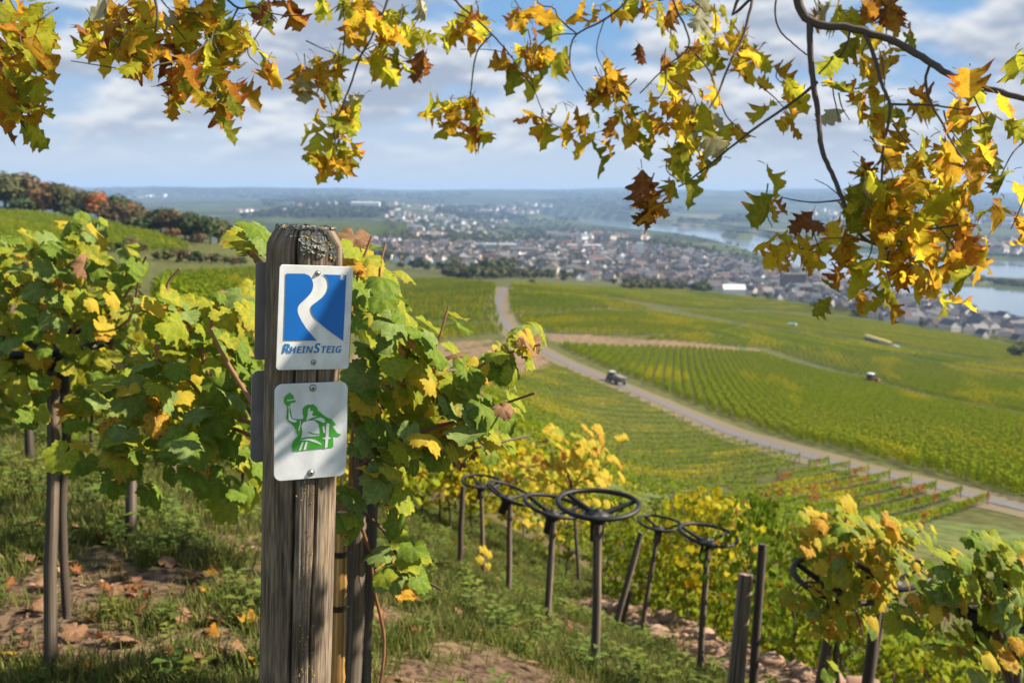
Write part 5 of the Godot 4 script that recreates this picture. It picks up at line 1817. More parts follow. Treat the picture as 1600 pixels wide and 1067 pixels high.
func screw_part(plate: Node3D, x: float, y: float, r: float, turn: float) -> void:
	var mb := MB.new()
	add_tube(mb, [Vector3(0, 0, 0.0005), Vector3(0, 0, 0.0016), Vector3(0, 0, 0.0026), Vector3(0, 0, 0.0034)], [r, r, r * 0.82, r * 0.5], 18)
	var s := part(plate, "screw", mb.mesh(), M.zinc, Transform3D(Basis(), Vector3(x, y, 0.0)))
	var wb := MB.new()
	add_tube(wb, [Vector3(0, 0, 0.0002), Vector3(0, 0, 0.0012)], [r * 1.3, r * 1.25], 20)
	part(s, "washer", wb.mesh(), M.zinc_dark)
	var kb := MB.new()
	for k in 2:
		add_box(kb, Transform3D(Basis(Vector3(0, 0, 1), turn + k * PI / 2), Vector3(0, 0, 0.0034)), Vector3(r * 1.0, r * 0.24, 0.0006))
	part(s, "recess", kb.mesh(), M.rubber)

func text_mesh(txt: String, size: float, px: float, slant: float, at_: Vector3, weight := 700) -> MB:
	var tm := TextMesh.new()
	var f := SystemFont.new()
	f.font_names = PackedStringArray(["Droid Sans"])
	f.font_weight = weight
	tm.font = f
	tm.text = txt
	tm.font_size = 64
	tm.pixel_size = size / 64.0
	tm.depth = 0.0
	tm.horizontal_alignment = HORIZONTAL_ALIGNMENT_LEFT
	tm.vertical_alignment = VERTICAL_ALIGNMENT_BOTTOM
	var mb := MB.new()
	var arr := tm.get_mesh_arrays()
	var vs: PackedVector3Array = arr[Mesh.ARRAY_VERTEX]
	var lo := Vector3(1e9, 1e9, 0)
	for v in vs:
		lo = lo.min(v)
	for v in vs:
		mb.vert(Vector3((v.x - lo.x) * px + (v.y - lo.y) * slant, v.y - lo.y, 0.0) + at_)
	if arr[Mesh.ARRAY_INDEX] != null:
		for k in (arr[Mesh.ARRAY_INDEX] as PackedInt32Array):
			mb.i.append(k)
	else:
		for k in vs.size():
			mb.i.append(k)
	return mb

func build_post() -> void:
	var T := at(477, 358, 1.425)
	var bd := at(461.5, 1067, 1.0)
	var B := bd * (T.z / bd.z)
	var axis := (T - B).normalized()
	var gy := ground(B.x, B.z)
	var foot := T + axis * ((gy - T.y) / axis.y)
	var L := (T - foot).length()
	var view := Vector3(-T.x, 0, -T.z).normalized()
	var zz := (view - axis * view.dot(axis)).normalized()
	var xx := axis.cross(zz).normalized()
	var frame := Basis(xx, axis, zz)
	var post := thing("marker_post", "round weathered wooden trail post with lichen on its top, carrying four sign plates", "post", foot)
	post.basis = frame
	var wood := flat_mat(lin(0.27, 0.222, 0.175), 0.85, 0.0, 0.3)
	wood.albedo_texture = post_tex()
	wood.heightmap_enabled = true
	wood.heightmap_texture = wood.albedo_texture
	wood.heightmap_scale = 0.1
	var mb := MB.new()
	var na := 280
	var ny := 190
	for y in ny + 1:
		var f := float(y) / ny
		var hh := lerpf(-0.3, L, pow(f, 0.75)) if f < 0.93 else lerpf(lerpf(-0.3, L, pow(0.93, 0.75)), L, (f - 0.93) / 0.07)
		for k in na + 1:
			var a := TAU * k / na - PI
			var r := post_radius(a, hh, L)
			mb.vert(Vector3(sin(a) * r, hh, cos(a) * r), Vector2(float(k) / na, (L - hh) / 1.7))
	for y in ny:
		for k in na:
			mb.quad(y * (na + 1) + k, (y + 1) * (na + 1) + k, (y + 1) * (na + 1) + k + 1, y * (na + 1) + k + 1)
	var top0 := ny * (na + 1)
	var prev := []
	for k in na + 1:
		prev.append(mb.vert(mb.v[top0 + k], Vector2(float(k) / na, 0.0)))
	for s in 5:
		var row := []
		var f := [0.8, 0.6, 0.4, 0.2, 0.0][s] as float
		for k in na + 1:
			var v := mb.v[prev[0] - (0 if s == 0 else 0) + k] if s == 0 else mb.v[top0 + k]
			var p := Vector3(v.x * f, L + 0.004 * (1.0 - f) + 0.0035 * n_fine.get_noise_2d(v.x * f * 900.0, v.z * f * 900.0), v.z * f)
			row.append(mb.vert(p, Vector2(float(k) / na, 0.01 * s)))
		for k in na:
			mb.quad(prev[k], row[k], row[k + 1], prev[k + 1])
		prev = row
	part(post, "pole", mb.mesh(), wood)
	# lichen: ruffled grey plates on the top and its front edge, yellow crusts below
	M.zinc = flat_mat(lin(0.50, 0.50, 0.48), 0.35, 0.9)
	M.zinc_dark = flat_mat(lin(0.22, 0.21, 0.18), 0.5, 0.7)
	var lich := flat_mat(Color.WHITE, 0.95)
	lich.vertex_color_use_as_albedo = true
	rng.seed = 31
	var lb := MB.new()
	var yb := MB.new()
	for k in 620:
		var a := rr(-PI, PI)
		var down := 0.0
		var rad := sqrt(rng.randf())
		var p: Vector3
		var nn: Vector3
		if k < 420:
			p = Vector3(sin(a) * rad * 0.041, L + 0.001 + rr(0, 0.003), cos(a) * rad * 0.041)
			nn = Vector3(sin(a) * 0.4, 1, cos(a) * 0.4) + rand_dir() * 0.6
		else:
			# hanging over the front and right edge
			var spot: Array = [[0.16, 0.026, 0.12], [0.42, 0.032, 0.10], [-0.02, 0.03, 0.06], [0.75, 0.036, 0.10], [0.1, 0.012, 0.7], [0.5, 0.016, 0.3]][rng.randi() % 5]
			a = spot[0] + rr(-1, 1) * spot[2]
			down = rr(0.0, spot[1]) + 0.003
			var r := post_radius(a, L - down, L) + 0.001
			p = Vector3(sin(a) * r, L - down, cos(a) * r)
			nn = Vector3(sin(a), 0.5, cos(a)) + rand_dir() * 0.5
		var c := lin(0.15, 0.155, 0.13).lerp(lin(0.36, 0.36, 0.31), rng.randf()) * rr(0.55, 1.1)
		if rng.randf() < 0.05:
			c = lin(0.34, 0.22, 0.05)
		flake(lb, p, nn.normalized(), rr(0.0014, 0.0042), c)
	for k in 150:
		var a := 0.2 + rr(-0.22, 0.22)
		var y := L - 0.33 - pow(rng.randf(), 0.8) * 0.6
		a += 0.1 * sin(y * 9.0)
		var r := post_radius(a, y, L) + 0.0006
		flake(yb, Vector3(sin(a) * r, y, cos(a) * r), (Vector3(sin(a), 0.1, cos(a)) + rand_dir() * 0.3).normalized(), rr(0.0005, 0.0016), lin(0.42, 0.31, 0.08) * rr(0.5, 1.1))
	part(post, "lichen", lb.mesh(), lich).set_meta("kind", "stuff")
	part(post, "yellow_lichen", yb.mesh(), lich).set_meta("kind", "stuff")

	# plates
	var W := 0.1045
	var face := flat_mat(lin(0.76, 0.77, 0.78), 0.38, 0.0, 0.5)
	face.albedo_texture = noise_tex(0.012, 256, 0.9, 1.02, 44, 4)
	var face2: StandardMaterial3D = face.duplicate()
	face2.albedo_color = lin(0.71, 0.73, 0.76).linear_to_srgb()
	var back := flat_mat(lin(0.30, 0.28, 0.29), 0.55, 0.2)
	back.albedo_texture = face.albedo_texture
	var blue := flat_mat(lin(0.003, 0.15, 0.56), 0.4)
	blue.albedo_texture = noise_tex(0.03, 128, 0.85, 1.02, 45, 4)
	var ink := flat_mat(lin(0.02, 0.17, 0.45), 0.4)
	var green := flat_mat(lin(0.055, 0.33, 0.035), 0.4)
	var lift := 0.0016
	var y1 := plate_height(T, B, axis, foot, 488.5)
	var y2 := plate_height(T, B, axis, foot, 659.0)
	var az := 0.27
	var H1 := 0.1465
	var H2 := 0.1395
	var p1 := plate(post, "white sign plate with a blue winding path mark, upper of the front pair", W, H1, 0.005, az, y1, -0.018, face)
	var q1 := [Vector2(72, 337), Vector2(503, 362), Vector2(475, 975), Vector2(45, 985)]
	var m1 := MB.new()
	var left_edge := curve_pts([[210, 395], [240, 408], [257, 435], [263, 465], [257, 497], [239, 525], [210, 555], [184, 580], [173, 603], [175, 635], [195, 682], [232, 740], [283, 802]])
	join_mb(m1, print_sheet([[92, 800], [107, 392]] + left_edge, q1, W, H1, lift))
	var right_edge := curve_pts([[318, 402], [340, 420], [352, 448], [351, 485], [335, 520], [300, 555], [264, 580], [250, 602], [253, 628], [272, 662], [312, 706], [370, 753], [441, 803]])
	join_mb(m1, print_sheet(right_edge + [[460, 410]], q1, W, H1, lift))
	part(p1, "path_mark", m1.mesh(), blue)
	var txt := MB.new()
	var x := -0.0445
	var base_y := -H1 * 0.5 + 0.0238
	for w in [["R", 0.0185], ["HEIN", 0.0136], ["S", 0.0185], ["TEIG", 0.0136]]:
		var t := text_mesh(w[0], w[1], 1.12, 0.2, Vector3(x, base_y, lift))
		var most := x
		for v in t.v:
			most = maxf(most, v.x)
		join_mb(txt, t)
		x = most - 0.0002 if w[0].length() == 1 else most + 0.0006
	# bring the words to the width of the mark
	for k in txt.v.size():
		txt.v[k].x = -0.0445 + (txt.v[k].x + 0.0445) * 0.0855 / maxf(0.01, x + 0.0445)
	part(p1, "lettering", txt.mesh(), ink)
	var reg := text_mesh("R", 0.0052, 1.0, 0.0, Vector3(W * 0.5 - 0.0176, H1 * 0.5 - 0.0176, lift + 0.0004))
	var rg := MB.new()
	for k in 28:
		var a0 := TAU * k / 28.0
		for r in [0.0033, 0.0029]:
			rg.vert(Vector3(W * 0.5 - 0.0161 + cos(a0) * r, H1 * 0.5 - 0.0157 + sin(a0) * r, lift + 0.0004))
	for k in 28:
		var k2 := (k + 1) % 28
		rg.quad(k * 2, k * 2 + 1, k2 * 2 + 1, k2 * 2)
	join_mb(rg, reg)
	part(p1, "registered_mark", rg.mesh(), face)
	screw_part(p1, 0.0012, H1 * 0.5 - 0.0105, 0.0032, 0.3)
	screw_part(p1, 0.0005, -H1 * 0.5 + 0.0105, 0.0032, 0.9)

	var p2 := plate(post, "white sign plate with a green figure raising a crown, lower of the front pair", W, H2, 0.011, az - 0.03, y2, 0.008, face2)
	var q2 := [Vector2(50, 75), Vector2(630, 70), Vector2(600, 890), Vector2(27, 920)]
	var figure := [[118, 215], [122, 187], [138, 166], [156, 160], [155, 154], [163, 149], [171, 154], [172, 160], [190, 172], [198, 205], [209, 214], [210, 229], [200, 235], [184, 236], [166, 243], [163, 262], [170, 310], [178, 370], [215, 380], [240, 382], [262, 378], [270, 372], [262, 332], [262, 292], [284, 266], [310, 256], [325, 260], [345, 255], [376, 284], [381, 310], [430, 355], [470, 384], [482, 384], [500, 400], [526, 440], [515, 447], [490, 445], [515, 482], [536, 512], [565, 526], [553, 541], [525, 541], [500, 531], [501, 635], [180, 658], [170, 612], [184, 570], [214, 532], [225, 516], [211, 510], [205, 470], [190, 440], [168, 415], [145, 396], [132, 370], [137, 320], [142, 270], [130, 250], [120, 240]]
	part(p2, "figure_mark", print_sheet(figure, q2, W, H2, lift).mesh(), green)
	var wmb := MB.new()
	for shape in [[[141, 211], [204, 204], [206, 213], [143, 220]], [[149, 264], [159, 262], [160, 320], [171, 374], [216, 390], [206, 408], [185, 405], [151, 385], [149, 340], [154, 300]], [[304, 300], [318, 284], [323, 292], [319, 316], [338, 308], [345, 322], [333, 347], [346, 357], [381, 360], [330, 372], [299, 390], [288, 390], [300, 345]], [[262, 410], [300, 396], [350, 395], [384, 430], [391, 480], [390, 530], [330, 533], [245, 545], [256, 490], [250, 440]], [[345, 386], [400, 370], [430, 385], [440, 412], [425, 420], [380, 395]], [[238, 395], [247, 395], [241, 440], [229, 486], [224, 472], [235, 430]], [[250, 580], [266, 580], [240, 650], [224, 652]], [[281, 580], [296, 579], [280, 647], [261, 649]], [[235, 559], [300, 551], [360, 566], [398, 594], [405, 612], [360, 591], [310, 569], [240, 564]], [[445, 446], [470, 444], [463, 544], [479, 551], [478, 560], [460, 562], [452, 637], [431, 639], [437, 562], [414, 558], [415, 550], [438, 546]], [[445, 436], [450, 426], [459, 423], [469, 427], [473, 437], [469, 446], [459, 450], [449, 446]], [[416, 452], [430, 446], [437, 500], [428, 515], [419, 490]]]:
		join_mb(wmb, print_sheet(shape, q2, W, H2, lift + 0.0004))
	part(p2, "figure_highlight", wmb.mesh(), face2)
	part(p2, "figure_line", print_sheet([[300, 489], [338, 506], [390, 513], [390, 521], [335, 516], [305, 499]], q2, W, H2, lift + 0.0008).mesh(), green)
	screw_part(p2, 0.0015, H2 * 0.5 - 0.0075, 0.0042, 0.6)
	screw_part(p2, 0.0005, -H2 * 0.5 + 0.0085, 0.0042, 0.2)
	var y3 := plate_height(T, B, axis, foot, 493.0)
	var y4 := plate_height(T, B, axis, foot, 660.0)
	plate(post, "grey back of a sign plate, upper of the rear pair", W, 0.145, 0.005, az + PI + 0.12, y3, 0.0, back)
	plate(post, "grey back of a sign plate, lower of the rear pair", W + 0.006, 0.14, 0.011, az + PI + 0.14, y4, 0.0, back)

func plate_height(T: Vector3, B: Vector3, axis: Vector3, foot: Vector3, py: float) -> float:
	# how far up the post its axis crosses a pixel row
	var lo := 0.0
	var hi := (T - foot).length() + 0.3
	for k in 30:
		var m := (lo + hi) * 0.5
		var q := cam_basis.inverse() * (foot + axis * m)
		if 533.5 - q.y / -q.z * FPX > py:
			lo = m
		else:
			hi = m
	return lo

func plate(post: Node3D, label: String, w: float, h: float, rad: float, az: float, y: float, roll: float, mat: Material) -> MeshInstance3D:
	var b := Basis(Vector3.UP, az) * Basis(Vector3(0, 0, 1), roll)
	var o := part(post, "sign_plate", plate_mesh(w, h, rad, 0.0018), mat, Transform3D(b, Vector3(0, y, 0) + Basis(Vector3.UP, az) * Vector3(0, 0, 0.0575)))
	o.set_meta("label", label)
	return o

func flake(mb: MB, p: Vector3, nn: Vector3, r: float, c: Color) -> void:
	var u := nn.cross(Vector3(0.3, 0.5, 0.8)).normalized()
	var w := nn.cross(u)
	var m := mb.vert(p, Vector2.ZERO, c)
	var ring := []
	var m2 := 8
	for k in m2:
		var a := TAU * k / m2
		ring.append(mb.vert(p + (u * cos(a) + w * sin(a)) * r * rr(0.6, 1.25) + nn * rr(0.0, 0.0016), Vector2.ZERO, c * rr(0.8, 1.25)))
	for k in m2:
		mb.tri(m, ring[(k + 1) % m2], ring[k])

func post_tex() -> ImageTexture:
	var w := 448
	var h := 1024
	var nz := FastNoiseLite.new()
	nz.seed = 5
	nz.frequency = 0.05
	nz.fractal_octaves = 3
	var data := PackedByteArray()
	data.resize(w * h * 3)
	for y in h:
		for x in w:
			var a := TAU * x / w
			var cx := cos(a)
			var cz := sin(a)
			var q := nz.get_noise_3d(cx * 560.0, y * 0.16, cz * 560.0)
			var q2 := nz.get_noise_3d(cx * 70.0 + 200.0, y * 0.035, cz * 70.0)
			var q3 := nz.get_noise_3d(cx * 160.0, y * 0.55 + 700.0, cz * 160.0)
			var s := clampf(0.78 + 0.32 * q + 0.10 * q2 + 0.26 * q3 + 0.22 * nz.get_noise_3d(cx * 40.0, y * 0.25, cz * 40.0), 0.2, 1.0)
			var warm := 0.5 + q2
			var k := (y * w + x) * 3
			data[k] = int(s * 255.0)
			data[k + 1] = int(s * lerpf(252.0, 240.0, clampf(warm, 0, 1)))
			data[k + 2] = int(s * lerpf(248.0, 222.0, clampf(warm, 0, 1)))
	return ImageTexture.create_from_image(Image.create_from_data(w, h, false, Image.FORMAT_RGB8, data))

# ------------------------------------------------------------------ the oaks overhead
var oak_far := 1.0
func oak_branch(t: Node3D, pts: Array, r0: float, r1: float, called := "branch") -> void:
	var w := []
	for p in pts:
		w.append((p if p is Vector3 else at(p[0], p[1], p[2] * oak_far)) - t.position)
	var sp := spline(w, 5)
	for k in range(1, sp.size() - 1):
		sp[k] += rand_dir() * r0 * 0.18
	var mb := MB.new()
	add_tube(mb, sp, taper(sp.size(), r0, r1), 8, Color.WHITE, 0.2)
	part(t, called, mb.mesh(), M.twig)

func oak_foliage(t: Node3D, blobs: Array, size: float, most: int) -> void:
	var made := 0
	var rest := {}
	var palettes := {
		"g": {"green": 2.6, "lime": 4.0, "yellow": 2.4, "gold": 1.6, "orange": 0.7, "pale": 0.3},
		"y": {"green": 0.7, "lime": 3.0, "yellow": 4.2, "gold": 2.2, "orange": 1.1, "pale": 0.4},
		"o": {"green": 2.2, "lime": 2.0, "yellow": 2.0, "gold": 3.8, "orange": 1.1, "pale": 0.2, "brown": 0.3},
		"b": {"orange": 1.5, "brown": 4.0, "gold": 0.6},
		"p": {"pale": 4.0, "lime": 2.0, "yellow": 1.0}}
	for b in blobs:
		var pal: Dictionary = palettes[b[6]]
		if b[4] >= 4:
			var z0: float = b[5] * oak_far + 0.12
			var bend := rr(-40, 40)
			var tw := []
			for q in [[b[0] + rr(-0.4, 0.4) * b[2], b[1] + b[3] * 0.3, z0], [b[0] + bend * 0.6, b[1] - b[3] * 0.5, z0], [b[0] + bend + rr(-20, 20), b[1] - b[3] - rr(0, 22), z0 + 0.05]]:
				tw.append(at(q[0], q[1], q[2]) - t.position)
			var tsp := spline(tw, 4)
			var tm := MB.new()
			add_tube(tm, tsp, taper(tsp.size(), 0.0011, 0.0024), 5)
			part(t, "twig", tm.mesh(), M.twig)
		for k in maxi(1, int(round(b[4] * 0.8))):
			var o := Vector2.from_angle(rr(0, TAU)) * sqrt(rng.randf())
			var dd: float = b[5] * oak_far + rr(-0.06, 0.36)
			var p := at(b[0] + o.x * b[2], b[1] + o.y * b[3], dd)
			var tip := Vector3(o.x * 0.9, -0.85, o.y * 0.2 + rr(-0.4, 0.5)) + rand_dir() * 0.55
			var nn := Vector3(rr(-0.9, 0.9), rr(-0.3, 0.9), rr(-0.7, 1.0)) + sun_dir * 0.35
			var s := size * rr(0.65, 1.2)
			var bs := leaf_basis(nn, tip, s)
			# the blade is centred on the spot
			p -= bs * Vector3(0, -0.45, 0)
			var mk := pick(pal)
			if made < most:
				part(t, "leaf", oak_leaves[rng.randi() % oak_leaves.size()], oak_mats[mk], Transform3D(bs, p - t.position))
				made += 1
			else:
				if not rest.has(mk):
					rest[mk] = []
				rest[mk].append(Transform3D(bs, p - t.position))
	if rest.size():
		var am := ArrayMesh.new()
		for mk in rest:
			am = merged(oak_leaves, rest[mk], oak_mats[mk], am)
		part(t, "foliage", am).set_meta("kind", "stuff")

func build_oaks() -> void:
	rng.seed = 2100
	M.twig = flat_mat(lin(0.115, 0.09, 0.075), 0.9)
	M.twig.albedo_texture = M.bark.albedo_texture
	M.twig.uv1_triplanar = true
	M.twig.uv1_scale = Vector3(30, 30, 30)
	M.twig.heightmap_enabled = true
	M.twig.heightmap_texture = M.bark.albedo_texture
	M.twig.heightmap_scale = 0.2
	var base := Vector3(3.3, ground(3.3, 2.6), 2.6)
	var oak := thing("oak_tree", "autumn oak whose yellow green boughs hang in across the top and right", "tree", base)
	oak_branch(oak, [base + Vector3(0, -0.3, 0), base + Vector3(0.05, 1.2, 0), base + Vector3(0, 2.6, -0.1), base + Vector3(-0.2, 4.2, -0.3)], 0.22, 0.13, "trunk")
	oak_far = 1.25
	var limb := [base + Vector3(-0.05, 3.9, -0.15), Vector3(2.8, 2.8, 0.3), Vector3(2.2, 2.8, -1.6), Vector3(1.6, 2.2, -2.65), Vector3(0.7, 1.62, -3.05), Vector3(-0.25, 1.47, -3.0), Vector3(-0.85, 1.43, -3.0)]
	oak_branch(oak, limb, 0.075, 0.012, "limb")
	var l2: Vector3 = limb[3]
	var l3: Vector3 = limb[4]
	var l4: Vector3 = limb[5]
	oak_branch(oak, [l2, [1215, -150, 2.2], [1242, -20, 2.15], [1268, 33, 2.15], [1335, 44, 2.12], [1400, 66, 2.1], [1450, 95, 2.05], [1490, 118, 2.0], [1545, 138, 1.9], [1600, 155, 1.8], [1680, 190, 1.75]], 0.0135, 0.006)
	oak_branch(oak, [[1266, 30, 2.15], [1266, 80, 2.15], [1272, 130, 2.15], [1279, 180, 2.15], [1284, 230, 2.13], [1300, 270, 2.12], [1317, 310, 2.1], [1330, 345, 2.1], [1355, 375, 2.1], [1388, 388, 2.08]], 0.0092, 0.0042)
	oak_branch(oak, [[1348, 46, 2.12], [1366, 85, 2.1], [1378, 130, 2.08], [1391, 163, 2.05], [1388, 195, 2.05], [1381, 230, 2.05], [1378, 290, 2.05]], 0.0058, 0.003)
	oak_branch(oak, [[1391, 163, 2.05], [1430, 163, 2.03], [1470, 166, 2.0], [1510, 172, 1.95]], 0.0035, 0.002)
	oak_branch(oak, [[1455, 98, 2.05], [1447, 125, 2.05], [1455, 160, 2.03], [1475, 195, 2.0], [1488, 222, 2.0], [1520, 270, 1.95]], 0.004, 0.002)
	oak_branch(oak, [[1278, 128, 2.15], [1232, 165, 2.2], [1180, 200, 2.2], [1130, 240, 2.2], [1080, 280, 2.2], [1060, 292, 2.2]], 0.0045, 0.002)
	oak_branch(oak, [l2 + Vector3(-0.1, -0.02, 0), [1185, -60, 2.3], [1176, 0, 2.3], [1160, 60, 2.28], [1140, 100, 2.25], [1120, 150, 2.22], [1085, 207, 2.2]], 0.0055, 0.0022)
	oak_branch(oak, [[1226, -60, 2.2], [1212, 10, 2.2], [1218, 45, 2.2], [1240, 68, 2.2], [1262, 86, 2.2]], 0.0032, 0.002)
	oak_branch(oak, [[1330, 42, 2.12], [1322, 75, 2.15], [1300, 105, 2.2], [1302, 140, 2.2], [1312, 188, 2.2]], 0.0032, 0.0016)
	oak_branch(oak, [l3 + Vector3(0.3, 0, 0), [1040, -60, 2.3], [1052, 0, 2.3], [1072, 45, 2.3], [1075, 75, 2.3], [1040, 105, 2.3], [1000, 146, 2.3]], 0.0042, 0.0018)
	oak_branch(oak, [[1075, 72, 2.3], [1105, 105, 2.3], [1120, 140, 2.3], [1135, 180, 2.3], [1160, 205, 2.3], [1182, 215, 2.3]], 0.003, 0.0014)
	oak_branch(oak, [l3, [1010, -60, 2.4], [980, 0, 2.4], [945, 30, 2.4], [902, 53, 2.4], [891, 80, 2.4], [893, 110, 2.4], [912, 142, 2.4]], 0.0042, 0.0016)
	oak_branch(oak, [[945, 30, 2.4], [935, 60, 2.4], [933, 85, 2.4], [945, 112, 2.4], [963, 138, 2.4]], 0.002, 0.0012)
	oak_branch(oak, [[902, 53, 2.4], [880, 35, 2.4], [868, 15, 2.4], [860, -60, 2.4], l3], 0.0026, 0.0016)
	oak_branch(oak, [[902, 53, 2.4], [868, 55, 2.4], [840, 75, 2.4], [830, 120, 2.4], [850, 180, 2.4]], 0.002, 0.0012)
	oak_branch(oak, [l4, [680, -60, 2.5], [712, 0, 2.5], [745, 30, 2.5], [775, 60, 2.5], [802, 92, 2.5], [835, 140, 2.5]], 0.0048, 0.002)
	oak_branch(oak, [[768, 54, 2.5], [745, 82, 2.5], [737, 130, 2.5], [734, 162, 2.5]], 0.0028, 0.0018)
	oak_branch(oak, [[802, 88, 2.5], [770, 78, 2.5], [720, 77, 2.5]], 0.0018, 0.001)
	oak_branch(oak, [l4 + Vector3(-0.2, 0, 0), [618, -60, 2.4], [605, 0, 2.4], [582, 55, 2.4], [563, 88, 2.4], [550, 125, 2.4], [535, 165, 2.4], [522, 200, 2.4], [526, 235, 2.4]], 0.0045, 0.002)
	oak_branch(oak, [[520, -60, 2.4], [537, 20, 2.4], [537, 70, 2.4], [530, 104, 2.4], [508, 112, 2.4]], 0.0026, 0.0014)
	oak_branch(oak, [[570, 78, 2.4], [600, 68, 2.4], [640, 92, 2.4], [665, 45, 2.4]], 0.0018, 0.001)
	oak_branch(oak, [[1318, 312, 2.1], [1270, 316, 2.1], [1223, 309, 2.1]], 0.0026, 0.0014)
	oak_branch(oak, [[1312, 305, 2.1], [1293, 290, 2.1], [1274, 280, 2.1]], 0.0016, 0.001)
	oak_branch(oak, [[1380, 386, 2.1], [1340, 374, 2.1], [1295, 372, 2.1]], 0.0026, 0.0014)
	oak_branch(oak, [[1500, 350, 1.95], [1450, 358, 2.0], [1410, 350, 2.0], [1395, 345, 2.0]], 0.003, 0.0014)
	var B := [
		# near leaves at the right first: they show largest
		[1555, 185, 50, 30, 5, 1.6, "o"], [1505, 130, 30, 20, 3, 1.65, "y"], [1585, 100, 30, 12, 2, 1.5, "g"], [1570, 260, 50, 45, 10, 1.65, "o"], [1500, 220, 50, 45, 9, 1.8, "y"], [1590, 340, 30, 60, 7, 1.7, "y"],
		[1345, 425, 55, 45, 12, 2.05, "g"], [1400, 395, 55, 50, 15, 2.0, "y"], [1395, 440, 40, 40, 8, 2.0, "g"], [1445, 345, 75, 60, 26, 2.0, "y"], [1500, 395, 45, 40, 12, 1.95, "o"], [1500, 320, 60, 45, 14, 1.9, "y"], [1400, 270, 60, 40, 15, 2.0, "y"], [1345, 290, 45, 36, 12, 2.05, "o"], [1365, 330, 65, 35, 14, 2.05, "g"], [1290, 455, 16, 28, 2, 2.05, "g"], [1245, 395, 36, 24, 8, 2.1, "y"], [1295, 385, 40, 30, 8, 2.1, "g"], [1208, 345, 30, 36, 7, 2.1, "y"], [1262, 342, 10, 18, 2, 2.1, "b"], [1213, 266, 14, 8, 1, 2.1, "y"], [1483, 470, 12, 14, 2, 2.0, "g"], [1430, 420, 40, 40, 10, 1.98, "y"], [1470, 420, 30, 30, 6, 1.95, "o"], [1340, 180, 40, 26, 4, 2.1, "p"],
		[1400, 150, 55, 50, 16, 2.15, "y"], [1345, 110, 45, 50, 13, 2.2, "y"], [1440, 240, 55, 40, 12, 1.95, "y"], [1385, 70, 30, 34, 8, 2.25, "y"], [1330, 25, 40, 24, 8, 2.3, "y"], [1385, 12, 34, 22, 14, 2.3, "b"], [1285, 20, 30, 20, 5, 2.3, "g"], [1228, 170, 36, 34, 9, 2.25, "y"], [1225, 130, 30, 20, 4, 2.3, "y"], [1410, 55, 30, 20, 3, 2.3, "g"],
		[1160, 80, 36, 30, 8, 2.3, "y"], [1175, 95, 24, 24, 5, 2.3, "y"], [1110, 60, 45, 45, 14, 2.35, "g"], [1070, 90, 36, 40, 10, 2.3, "g"], [1075, 20, 40, 20, 7, 2.35, "g"], [1110, 20, 30, 18, 5, 2.35, "p"], [1020, 25, 40, 22, 7, 2.4, "y"], [1100, 160, 40, 30, 8, 2.3, "y"], [1040, 150, 36, 24, 7, 2.3, "g"], [1030, 200, 55, 34, 12, 2.25, "o"], [1080, 205, 40, 26, 8, 2.2, "p"], [1095, 255, 36, 36, 8, 2.15, "g"], [1060, 240, 30, 26, 5, 2.2, "g"], [1060, 280, 30, 24, 4, 2.2, "o"], [1010, 312, 11, 36, 13, 2.2, "b"], [1150, 215, 22, 10, 2, 2.2, "y"],
		[960, 165, 50, 34, 13, 2.35, "o"], [950, 130, 30, 20, 5, 2.35, "o"], [985, 195, 34, 26, 6, 2.3, "o"], [940, 225, 14, 18, 2, 2.35, "g"], [870, 195, 48, 24, 12, 2.4, "y"], [915, 205, 16, 18, 3, 2.4, "y"], [840, 110, 34, 36, 10, 2.4, "o"], [820, 30, 40, 26, 9, 2.45, "o"], [850, 40, 24, 18, 3, 2.45, "g"], [805, 90, 24, 30, 6, 2.45, "o"], [880, 90, 20, 10, 3, 2.4, "y"], [1003, 70, 8, 12, 1, 2.35, "b"], [930, 12, 36, 10, 4, 2.45, "g"], [990, 10, 40, 10, 5, 2.4, "y"],
		[725, 170, 46, 20, 11, 2.5, "y"], [720, 200, 34, 20, 8, 2.5, "y"], [690, 160, 20, 14, 3, 2.5, "y"], [740, 30, 26, 18, 5, 2.55, "o"], [755, 40, 30, 16, 4, 2.5, "o"], [705, 45, 16, 20, 2, 2.5, "g"], [650, 35, 22, 30, 5, 2.45, "g"], [660, 90, 10, 26, 3, 2.45, "b"], [618, 110, 14, 24, 2, 2.4, "g"], [640, 45, 30, 30, 4, 2.45, "g"],
		[565, 30, 55, 28, 15, 2.4, "o"], [585, 50, 34, 28, 8, 2.4, "o"], [515, 15, 30, 22, 5, 2.4, "g"], [500, 110, 44, 24, 11, 2.4, "o"], [530, 85, 30, 16, 4, 2.4, "g"], [590, 100, 36, 14, 6, 2.4, "g"], [480, 130, 24, 24, 5, 2.4, "o"], [520, 165, 28, 24, 6, 2.4, "o"], [565, 168, 18, 16, 3, 2.4, "g"], [510, 195, 26, 20, 5, 2.4, "o"], [525, 235, 40, 26, 15, 2.4, "o"], [540, 255, 26, 16, 6, 2.4, "y"]]
	oak_foliage(oak, B, 0.098, 300)
	# boughs just outside the frame that shade the post and the slope on the left
	oak_branch(oak, [limb[2], Vector3(1.5, 1.0, -1.7), Vector3(0.9, 0.72, -1.85), Vector3(0.45, 0.6, -1.7)], 0.012, 0.003)
	oak_branch(oak, [limb[3], Vector3(1.4, 1.5, -3.2), Vector3(1.9, 1.7, -4.4), Vector3(1.5, 1.8, -5.3)], 0.016, 0.004)
	oak_branch(oak, [limb[2], Vector3(2.2, 1.2, -2.0), Vector3(2.5, 1.0, -2.9)], 0.014, 0.004)
	var shade := {}
